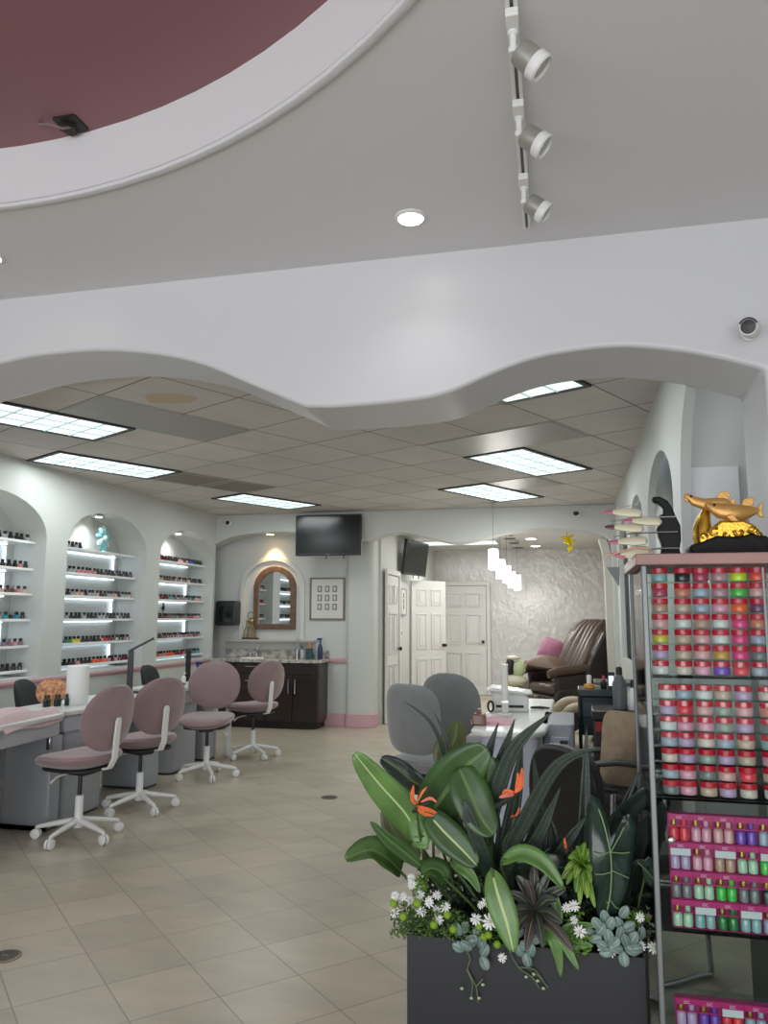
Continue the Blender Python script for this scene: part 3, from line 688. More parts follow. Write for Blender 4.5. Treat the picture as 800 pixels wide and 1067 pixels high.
# ================================================================ SINK CORNER
ESP = mat('espresso_wood', (40, 30, 28), .32, coat=.2, var=.1, vscale=3)
def granite():
    m = mat('granite', (168, 164, 154), .2, coat=.3); nt = m.node_tree; b = nt.nodes['Principled BSDF']
    tc = nt.nodes.new('ShaderNodeTexCoord'); n = nt.nodes.new('ShaderNodeTexNoise'); n.inputs['Scale'].default_value = 16; n.inputs['Detail'].default_value = 8
    r = nt.nodes.new('ShaderNodeValToRGB'); r.color_ramp.elements[0].position = .38; r.color_ramp.elements[0].color = rgb(136, 130, 122); r.color_ramp.elements[1].position = .6; r.color_ramp.elements[1].color = rgb(196, 194, 186)
    nt.links.new(tc.outputs['Object'], n.inputs[0]); nt.links.new(n.outputs['Fac'], r.inputs[0]); nt.links.new(r.outputs[0], b.inputs['Base Color']); return m
GRAN = granite()
CX0, CX1, CY0, CY1 = -4.73, -3.22, 9.74, 10.195
t = thing('sink_cabinet', 'dark brown sink cabinet with drawers and double doors under the granite worktop', 'cabinet', (0, 0, 0))
obj('body', MB().prism([(CX0, CY0), (CX1-.08, CY0), (CX1, CY0+.08), (CX1, CY1), (CX0, CY1)], .09, .845, 'z'), ESP, t, bevel=.003)
obj('toe_kick', MB().prism([(CX0, CY0+.04), (CX1-.1, CY0+.04), (CX1-.03, CY0+.1), (CX1-.03, CY1), (CX0, CY1)], 0, .09, 'z'), mat('toe_dark', (24, 19, 18), .5), t)
for k, (z0, z1) in enumerate([(.70, .83), (.47, .69), (.11, .46)]):
    d = obj('drawer', MB().box((-4.14, CY0-.012, (z0+z1)/2), (.42, .022, z1-z0-.01)), ESP, t, bevel=.004)
    obj('handle', MB().tube([(-4.2, CY0-.022, (z0+z1)/2+.03), (-4.2, CY0-.05, (z0+z1)/2+.03), (-4.02, CY0-.05, (z0+z1)/2+.03), (-4.02, CY0-.022, (z0+z1)/2+.03)], .006, 8), CHROME, d)
for k in (0, 1):
    x = -3.725+k*.35
    d = obj('door', MB().box((x, CY0-.012, .395), (.34, .022, .57)), ESP, t, bevel=.004)
    hx = x+(.13 if k == 0 else -.13); obj('handle', MB().tube([(hx, CY0-.022, .64), (hx, CY0-.055, .64), (hx, CY0-.055, .46), (hx, CY0-.022, .46)], .007, 8), CHROME, d)
obj('false_drawer', MB().box((-3.55, CY0-.012, .765), (.70, .022, .13)), ESP, t, bevel=.004)
d = obj('door', MB().box((-4.55, CY0-.012, .47), (.36, .022, .72)), ESP, t, bevel=.004)
obj('handle', MB().tube([(-4.41, CY0-.022, .7), (-4.41, CY0-.055, .7), (-4.41, CY0-.055, .5), (-4.41, CY0-.022, .5)], .007, 8), CHROME, d)
t = thing('worktop', 'speckled granite worktop on the dark cabinet', 'worktop', (0, 0, 0))
obj('slab', MB().prism([(CX0-.005, CY0-.04), (CX1-.06, CY0-.04), (CX1+.04, CY0+.06), (CX1+.04, CY1), (CX0-.005, CY1)], .846, .886, 'z'), GRAN, t, bevel=.006)
obj('backsplash', MB().box(((CX0+CX1)/2+.02, CY1-.012, .94), (CX1-CX0-.0, .02, .107)), GRAN, t, bevel=.003)
obj('sink_rim', MB().lathe((-4.22, 9.95, .886), [(.17, 0), (.175, .006), (.16, .01), (.15, .004), (.12, .001), (.01, .0005)], 30, sy=.72), WGLOSS, t)
t = thing('faucet', 'chrome faucet on the granite worktop', 'faucet', (-4.22, 10.11, .887))
obj('body', MB().lathe((0, 0, 0), [(.03, 0), (.032, .01), (.02, .02), (.018, .1), (.02, .11), (.015, .125)], 18), CHROME, t)
obj('spout', MB().tube([(0, 0, .08), (0, -.05, .12), (0, -.11, .115), (0, -.135, .08)], [.014, .012, .011, .011], 12), CHROME, t)
obj('lever', MB().tube([(0, 0, .125), (.01, .0, .15), (.05, 0, .165)], [.01, .007, .006], 10), CHROME, t)
for k in (-1, 1): obj('tap_handle', MB().lathe((k*.09, 0, 0), [(.022, 0), (.022, .008), (.012, .014), (.014, .05), (.02, .055), (.018, .065)], 14), CHROME, t)
t = thing('mirror', 'arched mirror in a brown wooden frame above the sink', 'mirror', (0, 0, 0))
o_ = arch_profile(-4.31, -3.69, 1.27, 1.83, 2.145, 24); i_ = arch_profile(-4.235, -3.765, 1.345, 1.81, 2.065, 24)
mb = MB()
for i in range(len(o_)-1): mb.prism([o_[i], o_[i+1], i_[i+1], i_[i]], BW-.045, BW-.002, 'y')
mb.prism([o_[-1], o_[0], i_[0], i_[-1]], BW-.045, BW-.002, 'y')
obj('frame', mb, mat('oak_brown', (100, 76, 58), .45, var=.12, vscale=14), t, bevel=.004)
obj('glass', MB().prism(i_, BW-.02, BW-.006, 'y'), mat('mirror_silver', (215, 218, 218), .02, 1), t)
# framed board of nine small pictures
def framed(loc, rz, w, h, name, lab, fcol, rows, cols, dot, mcol=(206, 204, 198)):
    t = thing(name, lab, 'picture', loc, rz)
    mb = MB(); mb.box((0, 0, h/2-.012), (w, .022, .024)); mb.box((0, 0, -h/2+.012), (w, .022, .024)); mb.box((-w/2+.012, 0, 0), (.024, .022, h-.048)); mb.box((w/2-.012, 0, 0), (.024, .022, h-.048))
    obj('frame', mb, mat('frame_'+name, fcol, .35, .3), t, bevel=.003)
    obj('mat_board', MB().box((0, .003, 0), (w-.048, .012, h-.048)), mat('mat_board', mcol, .6), t)
    for r in range(rows):
        for c in range(cols):
            x = (c-(cols-1)/2)*w*.215; z = (r-(rows-1)/2)*-h*.21+h*.02
            p = obj('print', MB().box((x, -.006, z), (dot*1.0, .006, dot*1.35)), mat('print_grey', (112, 114, 112), .5), t)
            obj('picture', MB().box((x, -.0105, z), (dot*.55, .003, dot*.85)), mat('print_pale', (196, 194, 188), .5), p)
    return t
framed((-3.24, BW-.013, 1.69), 0, .50, .58, 'framed_pictures', 'framed board of nine tiny pictures under the wall television', (120, 112, 104), 3, 3, .062)
# paper towel dispenser
t = thing('towel_dispenser', 'black paper towel dispenser on the wall beside the arched mirror', 'dispenser', (-4.66, BW, 1.49))
obj('housing', MB().prism(rrect(-.15, -.17, .16, .17, .04), -.2, -.001, 'y'), mat('dispenser_black', (40, 42, 44), .35), t, bevel=.02, seg=3)
obj('window', MB().prism(rrect(-.09, -.12, .11, .09, .03), -.212, -.199, 'y'), mat('dispenser_smoke', (26, 28, 30), .15), t, bevel=.004)
# gold sculpture on a ledge
t = thing('sculpture', 'gilded twig sculpture on a dark plinth left of the mirror', 'sculpture', (-4.33, 10.13, 1.133))
GOLDD = mat('old_gold', (150, 130, 84), .35, .7)
obj('plinth', MB().box((0, 0, .012), (.23, .07, .024)), mat('plinth_brown', (60, 44, 34), .5), t, bevel=.003)
for k in range(6):
    a = -0.09+.035*k; b = .05*math.sin(k*2.3)
    obj('branch', MB().tube([(a, 0, .02), (a+b*.4, .01, .12), (a*.4+b, -.01, .22), (b*1.4, .0, .3-.02*(k % 3))], [.009, .008, .008, .004], 7), GOLDD, t)
obj('bloom', MB().ell((.0, -.01, .25), (.045, .025, .03)), GOLDD, t)
obj('ring', MB().tube([(.05*math.cos(a), 0, .33+.045*math.sin(a)) for a in [2*PI*i/20 for i in range(21)]], .007, 6), GOLDD, t)
# bottles by the sink
t = thing('tool_cup', 'steel cup of thin tools on the worktop, closest to the mirror', 'cup', (-3.62, 10.08, .887))
obj('cup', MB().lathe((0, 0, 0), [(.03, 0), (.034, .004), (.036, .12), (.033, .12), (.03, .01)], 20), CHROME, t)
for k in range(4): obj('tool', MB().tube([(-.015+.01*k, 0, .02), (-.03+.02*k, .005*k, .3-.03*(k % 2))], .003, 6), CHROME, t)
t = thing('soap_bottle', 'silver bottle with black top beside the steel cup', 'bottle', (-3.53, 10.03, .887))
obj('body', MB().lathe((0, 0, 0), [(.03, 0), (.035, .006), (.035, .09), (.012, .12)], 18), mat('silver_plastic', (170, 172, 172), .25, .6), t); obj('pump', MB().tube([(0, 0, .11), (0, 0, .16), (-.035, 0, .16)], .008), BLACK, t)
t = thing('lotion_bottle', 'dark teal bottle with an orange cap on the worktop', 'bottle', (-3.44, 10.05, .887))
obj('body', MB().prism(rrect(-.045, -.03, .045, .03, .02), 0, .14, 'z'), mat('teal_plastic', (46, 78, 84), .3), t, bevel=.008); obj('cap', MB().lathe((0, 0, .14), [(.018, 0), (.02, .02), (.012, .06), (.006, .075)], 14), mat('orange_cap', (204, 120, 66), .4), t)
spray_bottle((-3.28, 10.03, .887), 'clear spray bottle with navy trigger head at the end of the worktop', mat('navy_liquid', (52, 58, 92), .2), BLUE, .27, PI)
t = thing('glass_tumbler', 'clear glass tumbler against the wall at the end of the worktop', 'glass', (-3.36, 10.13, .887)); obj('bowl', MB().lathe((0, 0, 0), [(.026, 0), (.03, .004), (.033, .09), (.03, .09), (.027, .008)], 20), mat('tumbler', (150, 170, 172), .1, coat=.5), t)
# televisions
SCREEN = mat('screen_black', (14, 20, 20), .18)
def television(loc, rz, w, h, label, tilt=0):
    t = thing('television', label, 'television', loc, rz, 'wall televisions')
    M = Matrix.Rotation(tilt, 4, 'X')
    obj('housing', MB().box((0, 0, 0), (w, .05, h)).xf(M), BLACK, t, bevel=.008)
    obj('screen', MB().box((0, -.0265, .008), (w-.04, .003, h-.06)).xf(M), SCREEN, t)
    obj('logo', MB().box((0, -.027, -h/2+.013), (.05, .002, .007)).xf(M), mat('logo_grey', (130, 130, 130), .4), t)
    obj('wall_mount', MB().box((0, .07, 0), (.25, .1, .2)), BLACK, t, bevel=.01)
    for k in (-1, 1): obj('foot_stub', MB().tube([(k*.12+.1, 0, -h/2), (k*.12+.09, -.01, -h/2-.045)], .008, 6).xf(M), BLACK, t)
    return t
television((-3.08, 9.70, 2.51), 0, .90, .54, 'large black television hung from the header above the framed board')
television((-2.36, 11.95, 2.36), math.radians(80), .95, .54, 'black television angled out from the rear room wall above door height', .12)
framed((-2.53, 11.85, 1.68), PI/2, .42, .42, 'wall_notice', 'narrow framed notice between the two white doors', (150, 150, 150), 3, 1, .05, (190, 190, 188))
t = thing('light_switch', 'white light switch on the rear room wall under the framed notice', 'switch', (-2.545, 11.75, 1.2), PI/2)
obj('plate', MB().box((0, 0, 0), (.08, .01, .12)), WHITE, t, bevel=.003); obj('toggle', MB().box((0, -.009, 0), (.03, .012, .05)), mat('switch_grey', (180, 178, 172), .4), t, bevel=.002)
# security cameras
def bullet_cam(loc, direction, label, s=1):
    t = thing('security_camera', label, 'security camera', loc, 0, 'security cameras'); d = V(direction).normalized()
    obj('mount', MB().lathe((0, 0, 0), [(.035*s, 0), (.035*s, .012*s), (.014*s, .018*s), (.012*s, .05*s)], 18, axis=(0, -1, 0)), WHITE, t)
    c = V((0, -.05*s, 0)); b = MB().lathe(c-d*.03*s, [(.012*s, 0), (.033*s, .004*s), (.036*s, .01*s), (.036*s, .13*s), (.033*s, .135*s), (.03*s, .133*s)], 24, axis=d); b = obj('barrel', b, WHITE, t)
    obj('lens', MB().lathe(c+d*.1*s, [(.028*s, 0), (.028*s, .004*s), (.01*s, .007*s)], 20, axis=d), BLACK, b)
    up = (V((0, 0, 1))-d*d.z).normalized(); sd = d.cross(up)
    obj('hood_line', MB().tube([c+d*.107*s+(up*math.cos(a)+sd*math.sin(a))*.033*s for a in [-1.3+2.4*i/12 for i in range(13)]], .0035*s, 6), BLACK, b)
    return t
bullet_cam((.735, YH-.002, 2.60), (-.3, -.9, -.22), 'white bullet security camera on the front header above the column')
t = thing('dome_camera', 'small dark dome camera in the back ceiling corner over the niches', 'security camera', (-4.55, 9.80, 2.72)); obj('base', MB().lathe((0, 0, 0), [(.04, 0), (.04, .02), (.03, .03)], 18, axis=(0, -1, 0)), WHITE, t); obj('dome', MB().ell((0, -.035, 0), (.028, .03, .028)), BLACK, t)
t = thing('dome_camera', 'small black camera on the rear header beside the right wall', 'security camera', (.12, 9.80, 2.72)); obj('base', MB().lathe((0, 0, 0), [(.035, 0), (.035, .02), (.02, .03)], 18, axis=(0, -1, 0)), WHITE, t); obj('lens_body', MB().lathe((-.01, -.03, 0), [(.02, 0), (.026, .02), (.026, .06), (.02, .065)], 16, axis=(-.6, -1, -.15)), BLACK, t)
# track light
t = thing('track_light', 'white ceiling track carrying three tilted spotlights', 'track light', (0, 0, 0))
TX = -.135
obj('rail', MB().box((TX-.011, 2.35, FZ-.01), (.012, 1.56, .02)).box((TX+.011, 2.35, FZ-.01), (.012, 1.56, .02)), WHITE, t, bevel=.002)
obj('rail_slot', MB().box((TX, 2.35, FZ-.006), (.012, 1.56, .012)), mat('rail_dark', (110, 108, 112), .5), t)
SPG = mat('spot_grille', (150, 148, 140), .4, .3)
for k, y in enumerate((1.93, 2.31, 2.73)):
    b = obj('spotlight_adapter', MB().box((TX, y, FZ-.033), (.036, .06, .026)), WHITE, t, bevel=.004)
    obj('stem', MB().lathe((TX, y+.035, FZ-.02), [(.016, 0), (.016, -.03), (.010, -.035), (.010, -.07), (.015, -.075), (.012, -.09)], 14), WHITE, b)
    d = V((.72, .12, -.68)).normalized() if k == 0 else (V((.75, .0, -.62)).normalized() if k == 1 else V((.78, .05, -.62)).normalized())
    c = V((TX+.012, y+.035, FZ-.1)); hd_ = MB().lathe(c, [(.018, 0), (.034, .006), (.037, .02), (.037, .06)], 26, axis=d); h = obj('spotlight_head', hd_, SPG, t)
    obj('front_ring', MB().lathe(c, [(.0385, .058), (.041, .062), (.041, .085), (.036, .09), (.033, .086), (.03, .078)], 26, axis=d), WHITE, h)
    obj('lens', MB().lathe(c, [(.032, .076), (.031, .082), (.012, .080), (.002, .077)], 20, axis=d), mat('spot_lens', (176, 176, 172), .25, .4), h)
bpy.context.view_layer.update()
_pv = V((TX, 3.1, 0)); _tr = [o for o in bpy.data.objects if o.name.startswith('track_light')][0]; _tr.rotation_euler.z = .021; _tr.location = _pv-Matrix.Rotation(.021, 3, 'Z') @ _pv
# bracket with a cord in the pink drum
t = thing('ceiling_bracket', 'dark metal bracket with a loose cord on the pink ceiling of the round recess', 'bracket', tuple(at(74, 127, 2.42).xy)+(DZ,))
obj('plate', MB().prism(rrect(-.05, -.05, .05, .05, .012), -.006, 0, 'z').prism([(-.05, .0), (-.03, .05), (.0, .04), (.02, -.0), (-.02, -.03)], -.02, -.006, 'z'), mat('bracket_dark', (44, 40, 38), .5, .4), t)
obj('cord', MB().tube([(.0, .0, -.015), (-.01, -.03, -.04), (-.05, -.05, -.03), (-.12, -.03, -.003)], .005, 6), mat('cord_grey', (130, 110, 108), .6), t)
# ================================================================ GLASS DISPLAY CABINET
KX0, KX1, KY0, KY1 = .200, .86, 2.36, 2.84; KH = 1.60
GL = glass('cabinet_glass', (240, 244, 243), .10); ACR = glass('acrylic', (236, 240, 240), .06)
t = thing('display_cabinet', 'tall glass display cabinet of nail products with a brown top board', 'display cabinet', (0, 0, 0))
obj('top_board', MB().box(((KX0+KX1)/2, (KY0+KY1)/2, KH+.016), (KX1-KX0+.03, KY1-KY0+.03, .032)), mat('rosewood_board', (150, 112, 104), .4, var=.06, vscale=8), t, bevel=.003)
for x, y in ((KX0+.008, KY0+.008), (KX1-.008, KY0+.008), (KX0+.008, KY1-.008), (KX1-.008, KY1-.008)):
    obj('post', MB().box((x, y, (KH+.1)/2), (.016, .016, KH-.1)), ALU, t, bevel=.003)
obj('front_divider', MB().box((.525, KY0+.004, (KH+.1)/2), (.006, .006, KH-.12)), ALU, t)
obj('base', MB().box(((KX0+KX1)/2, (KY0+KY1)/2, .05), (KX1-KX0, KY1-KY0, .1)), mat('cabinet_base_dark', (52, 48, 48), .4), t, bevel=.004)
for nm, c, d in (('front_pane', ((KX0+KX1)/2, KY0+.008, (KH+.1)/2), (KX1-KX0-.034, .004, KH-.1)), ('side_pane', (KX0+.008, (KY0+KY1)/2, (KH+.1)/2), (.004, KY1-KY0-.034, KH-.1)), ('side_pane', (KX1-.008, (KY0+KY1)/2, (KH+.1)/2), (.004, KY1-KY0-.034, KH-.1)), ('back_pane', ((KX0+KX1)/2, KY1-.008, (KH+.1)/2), (KX1-KX0-.034, .004, KH-.1))):
    obj(nm, MB().box(c, d), GL, t)
SHELVES = [1.2815, .9475, .600, .27]
for z in SHELVES: obj('glass_shelf', MB().box(((KX0+KX1)/2, (KY0+KY1)/2, z), (KX1-KX0-.04, KY1-KY0-.04, .006)), mat('shelf_glass', (150, 165, 160), .08, coat=.5) if False else ACR, t)
obj('lock', MB().lathe((KX0+.05, KY0+.003, .842), [(.009, 0), (.009, .008), (.006, .01)], 14, axis=(0, -1, 0)), CHROME, t)
# dip powder jars on stepped acrylic racks
LID = mat('jar_lid_red', (208, 22, 50), .16, coat=.8); JG = {}
PAL = {'pale teal': (150, 190, 190), 'black': (40, 44, 50), 'raspberry': (190, 60, 92), 'dusty pink': (196, 150, 160), 'neon yellow': (214, 240, 30), 'neon coral': (255, 84, 60), 'peach': (222, 140, 112), 'pale blue': (170, 186, 204), 'neon green': (70, 204, 76),
       'blush': (232, 178, 178), 'tan': (196, 158, 134), 'soft pink': (236, 168, 190), 'orange': (255, 112, 40), 'grape': (118, 64, 104), 'white': (228, 230, 228), 'hot pink': (240, 64, 140), 'lemon': (222, 206, 70), 'gold': (214, 170, 72), 'violet': (120, 74, 190), 'ivory': (228, 214, 196), 'lilac': (196, 170, 206), 'sage': (160, 178, 164), 'mint': (186, 222, 190), 'grey': (128, 132, 134), 'red': (240, 62, 76), 'beige': (210, 186, 164)}
def jarmat(n): return mat('powder_'+n.replace(' ', '_'), PAL[n], .3, coat=.7)
JT = thing('powder_jar', 'x', 'powder jar')
JBODY = obj('jar_body', MB().lathe((0, 0, 0), [(.019, 0), (.0215, .0015), (.0224, .004), (.0224, .021), (.0205, .0235)], 24), jarmat('white'), JT)
JLID = obj('lid', MB().lathe((0, 0, .0235), [(.0224, 0), (.0236, .0015), (.0236, .0145), (.022, .0165), (.001, .0168)], 24), LID, JT)
JBODY.material_slots[0].link = 'OBJECT'; JBODY.material_slots[0].material = jarmat('white')
first = True
B1 = [['pale teal', 'black', 'raspberry', 'dusty pink', 'neon yellow', 'neon coral'], ['raspberry', 'peach', 'pale blue', 'dusty pink', 'neon green', 'blush'], ['tan', 'beige', 'pale blue', 'soft pink', 'orange', 'grape'],
      ['blush', 'white', 'tan', 'white', 'hot pink', 'peach'], ['lemon', 'beige', 'blush', 'white', 'hot pink', 'pale blue'], ['lilac', 'beige', 'blush', 'gold', 'hot pink', 'grey'], ['white', 'ivory', 'soft pink', 'violet', 'red', 'pale blue']]
B2 = [['white', 'pale blue', 'white', 'beige', 'lilac', 'ivory'], ['lilac', 'red', 'blush', 'sage', 'blush', 'peach'], ['white', 'soft pink', 'soft pink', 'sage', 'lilac', 'grey'], ['pale blue', 'lilac', 'ivory', 'pale blue', 'beige', 'pale teal'],
      ['ivory', 'lilac', 'sage', 'lilac', 'beige', 'soft pink'], ['pale blue', 'soft pink', 'grey', 'blush', 'red', 'beige'], ['grey', 'soft pink', 'beige', 'lilac', 'ivory', 'white']]
JY = KY0+.062
for bi, (blk, ztop) in enumerate(((B1, 1.554), (B2, 1.2196))):
    rack = thing('acrylic_rack', ['clear acrylic rack filling the upper compartment of the display cabinet', 'clear acrylic rack filling the second compartment of the display cabinet'][bi], 'rack', (0, 0, 0), 0, 'acrylic racks')
    mb = MB(); DZJ = .0545 if bi == 0 else .0505
    pitch = .0445 if bi == 0 else .04435
    for r in range(8 if False else 7):
        z = ztop-pitch*r-.0002
        obj('rack_tier', MB().box((.52, JY+.002, z-.002), (.60, .05, .0016)), ACR, rack)
    zb = SHELVES[bi]+.003
    for x in (.222, .395, .525, .66, .82): obj('rack_upright', MB().box((x, JY+.034, (zb+ztop+.02)/2), (.003, .004, ztop+.02-zb)), ACR, rack)
    for r in range(7):
        z = ztop-pitch*r
        for c in range(8):
            x = ((.256, .319, .370, .421, .472, .523, .574, .625) if bi == 0 else (.263, .309, .363, .413, .467, .53, .58, .63))[c]-.0012*r*(1 if bi == 0 else 0)
            if x > .83: continue
            name = (blk[r]+[random.choice(blk[r]), random.choice(blk[r])])[c]
            lab = f'{name} powder jar with red lid, {ORD[r]} row down, {ORD[c]} from the post, {"upper" if bi == 0 else "second"} compartment'
            if c > 5: continue
            if first: J = JT; J.location = (x, JY, z); J['label'] = lab; J['group'] = 'powder jars, upper compartment'; first = False
            else: J = dup(JT, (x, JY+random.uniform(-.002, .002), z), None, lab, f'powder jars, {"upper" if bi == 0 else "second"} compartment')
            for ch in J.children:
                if ch.name.startswith('jar_body'): ch.material_slots[0].link = 'OBJECT'; ch.material_slots[0].material = jarmat(name)
# carded polish duos
MAG = mat('magenta_card', (196, 34, 118), .35); CARDW = mat('card_white', (222, 226, 232), .5); GOLDC = mat('gold_cap', (196, 160, 84), .25, .8)
fc_ = bpy.data.curves.new('card_logo_text', 'FONT'); fc_.body = 'DC'; fc_.size = .0105; fc_.align_x = 'CENTER'; fc_.extrude = .0004
_lt = bpy.data.objects.new('lt', fc_); COL.objects.link(_lt); bpy.context.view_layer.update()
LOGO = bpy.data.meshes.new_from_object(_lt.evaluated_get(bpy.context.evaluated_depsgraph_get())); bpy.data.objects.remove(_lt); LOGO.materials.clear(); LOGO.materials.append(CARDW)
DUO = [['red', 'soft pink', 'blush', 'violet', 'pale blue', 'lilac'], ['lilac', 'soft pink', 'tan', 'mint', 'neon green', 'sage'], ['grey', 'mint', 'neon green', 'grey', 'black', 'grey'], ['mint', 'pale teal', 'sage', 'pale teal', 'pale blue', 'sage'], ['lilac', 'violet', 'red', 'pale blue', 'peach', 'blush'], ['hot pink', 'black', 'soft pink', 'lilac', 'tan', 'blush']]
PAL['deep green'] = (36, 130, 60)
def duo(loc, cname, lab, style, grp):
    t = thing('polish_duo', lab, 'polish set', loc, 0, grp)
    w, h = .0565, .074
    c = obj('card', MB().box((0, 0, h/2), (w, .0015, h)).box((0, -.013, .0008), (w, .026, .0015)), MAG, t)
    obj('header_strip', MB().box((0, -.0265, h-.008), (w, .002, .014)).box((0, -.013, h-.0007), (w, .027, .0014)), MAG, t)
    if style != 2:
        f = bpy.data.objects.new('card_logo', LOGO); COL.objects.link(f); f.parent = c; f.location = (0, -.0278, h-.0125); f.rotation_euler = (PI/2, 0, 0)
    if style == 1: obj('paper_label', MB().box((0, -.0265, h-.0255), (w-.004, .0015, .0185)), CARDW, t)
    else: obj('card_band', MB().box((0, -.0262, .0415), (w, .0012, .003)), MAG, t)
    for k in (-1, 1):
        m = jarmat(cname) if cname in PAL else jarmat('white')
        b = obj('bottle', MB().lathe((k*.0135, -.013, .0016), [(.0105, 0), (.0126, .0015), (.0126, .029), (.0105, .034), (.006, .037)], 18), m, t)
        obj('cap', MB().lathe((k*.0135, -.013, .0386), [(.0065, 0), (.0075, .001), (.007, .019), (.006, .020)], 14), GOLDC if k < 0 else m, b)
    return t
rows = [(.835, .238, 0), (.763, .24, 0), (.684, .243, 0), (.593, .246, 0)]
for r, (z, x0, _) in enumerate([(.6032+.0757*k, .0, 0) for k in (3, 2, 1, 0)]):
    for c in range(6):
        x = .277+.058*c
        duo((x, KY0+.062, z+.0005), 'deep green' if (r, c) == (3, 2) else DUO[r][c], f'magenta card with two {DUO[r][c]} bottles, {ORD[c]} from the post, {ORD[r]} card row', (1 if (r+2*c) % 4 == 1 else (0 if c in (1, 2) else 2)) if (r, c) != (0, 0) else 0, 'carded polish pairs, third compartment')
for r, z in enumerate((.2732+.0757, .2732)):
    for c in range(6):
        duo((.275+.058*c, KY0+.062, z+.0005), DUO[4+r][c], f'magenta card with two {DUO[4+r][c]} bottles, {ORD[c]} from the post, {"fifth" if r == 0 else "sixth"} card row', 1 if c == 2 else 0, 'carded polish pairs, lowest compartment')

# ---------------------------------------------------------------- on the cabinet top
TZ = KH+.032
GOLD = mat('polished_gold', (196, 150, 84), .38, .6, bump=.25, bscale=140); GOLD2 = mat('bright_gold', (206, 162, 62), .2, .9, bump=.2, bscale=90)
BLK = mat('carved_black_wood', (10, 9, 10), .5, spec=.2, bump=.4, bscale=60)
sx0 = .325; SY = 2.56
t = thing('fish_statue', 'gold statue of two carp leaping over waves on a carved black stand', 'statue', (sx0, SY, TZ), 0)
SVV = .00325; S = .00268            # metres per picture unit at that distance
def sp(x, y, d=0): return V(((x-700)*S, d, (576-y)*SVV))
base = [(711, 576), (800, 576), (800, 571), (794, 567), (797, 560), (792, 557), (784, 557), (780, 554), (772, 556), (762, 558), (752, 557), (742, 556), (733, 559), (724, 562), (714, 564), (711, 568), (714, 571)]
obj('stand', MB().prism([((x-700)*S, (576-y)*SVV) for x, y in base], -.055, .055, 'y'), BLK, t, bevel=.006, seg=3)
def fish(name, pts, par):
    """pts: (x, y, half height) along the body; flattened tube"""
    mb = MB(); n = 16; vs = []
    P = [(sp(x, y, d), h*S) for x, y, h, d in pts]
    for i, (p, h) in enumerate(P):
        tg = (P[min(i+1, len(P)-1)][0]-P[max(i-1, 0)][0]).normalized(); up = V((-tg.z, 0, tg.x)); up = up if up.z > 0 else -up
        for k in range(n):
            a = 2*PI*k/n; vs.append(p+up*math.cos(a)*h+V((0, 1, 0))*math.sin(a)*h*.62)
    fs = [(i*n+k, i*n+(k+1) % n, (i+1)*n+(k+1) % n, (i+1)*n+k) for i in range(len(P)-1) for k in range(n)]+[tuple(range(n-1, -1, -1)), tuple((len(P)-1)*n+k for k in range(n))]
    return obj(name, mb.add(vs, fs), GOLD, par)
f1 = fish('carp_body', [(711, 514, 1.2, 0), (715, 516, 3.4, 0), (722, 521, 5.6, 0), (732, 524, 6.6, -.002), (744, 524, 6.8, -.003), (754, 523, 5.4, -.002), (762, 525, 3, 0)], t)
f2 = fish('carp_body', [(733, 524, 2, -.02), (739, 528, 6, -.022), (748, 532, 9, -.024), (760, 534, 10.2, -.024), (771, 534, 9.6, -.02), (780, 533, 7, -.014), (787, 532, 4, -.01), (791, 532, 3, -.01)], t)
def fin(pts, d, w, par):
    obj('fin', MB().prism([((x-700)*S, (576-y)*SVV) for x, y in pts], d-w, d+w, 'y'), GOLD, par, bevel=.002)
fin([(746, 518), (750, 513), (757, 512), (762, 516), (759, 520), (752, 522)], 0, .004, f1); fin([(758, 524), (763, 519), (767, 521), (765, 527)], 0, .004, f1)
fin([(772, 526), (774, 521), (781, 519), (786, 521), (784, 527), (778, 529)], -.01, .004, f2); fin([(787, 533), (791, 526), (795, 525), (793, 532), (795, 539), (790, 538)], -.01, .004, f2)
fin([(716, 520), (712, 516), (711, 519), (714, 522)], 0, .003, f1); fin([(752, 538), (758, 543), (766, 543), (760, 536)], -.045, .003, f2)
for f, (x, y, d) in ((f1, (718.5, 516.4, -.0065)), (f2, (741.5, 526.5, -.0345))): obj('eye', MB().ell(sp(x, y, d), (.004, .003, .004), 10, 6), BLK, f)
mb = MB()
w = obj('wave_column', MB().tube([sp(735, 531, .01), sp(731, 540, .0), sp(729, 548, .0), sp(730, 557, 0), sp(731, 563, 0)], [.014, .022, .028, .032, .03], 16), GOLD2, t)
rnd = random.Random(5)
for k in range(15):
    x = 727+k*4.4; y = 556-4*math.sin(k*.7)-(3 if k > 3 else 0)*1; r = .011+.006*rnd.random(); c = sp(x, y, -.032+.02*(k % 3))
    pts = [c+V((math.cos(a)*r*(1-.09*i), 0, math.sin(a)*r*(1-.09*i))) for i, a in enumerate([rnd.random()*6+.62*j for j in range(9)][:1]+[0]*0)] if False else [c+V((math.cos(.3*k+.65*i)*r*(1-.085*i), -.002*i, math.sin(.3*k+.65*i)*r*(1-.085*i))) for i in range(9)]
    obj('wave_curl', MB().tube(pts, [.0055-.00035*i for i in range(9)], 8), GOLD2, t)
obj('wave_mass', MB().prism([((x-700)*S, (576-y)*SVV) for x, y in [(726, 563), (728, 553), (737, 548), (748, 541), (760, 541), (772, 541), (782, 545), (786, 551), (789, 558), (775, 559), (745, 559)]], -.03, .03, 'y'), GOLD2, t, bevel=.008, seg=3)
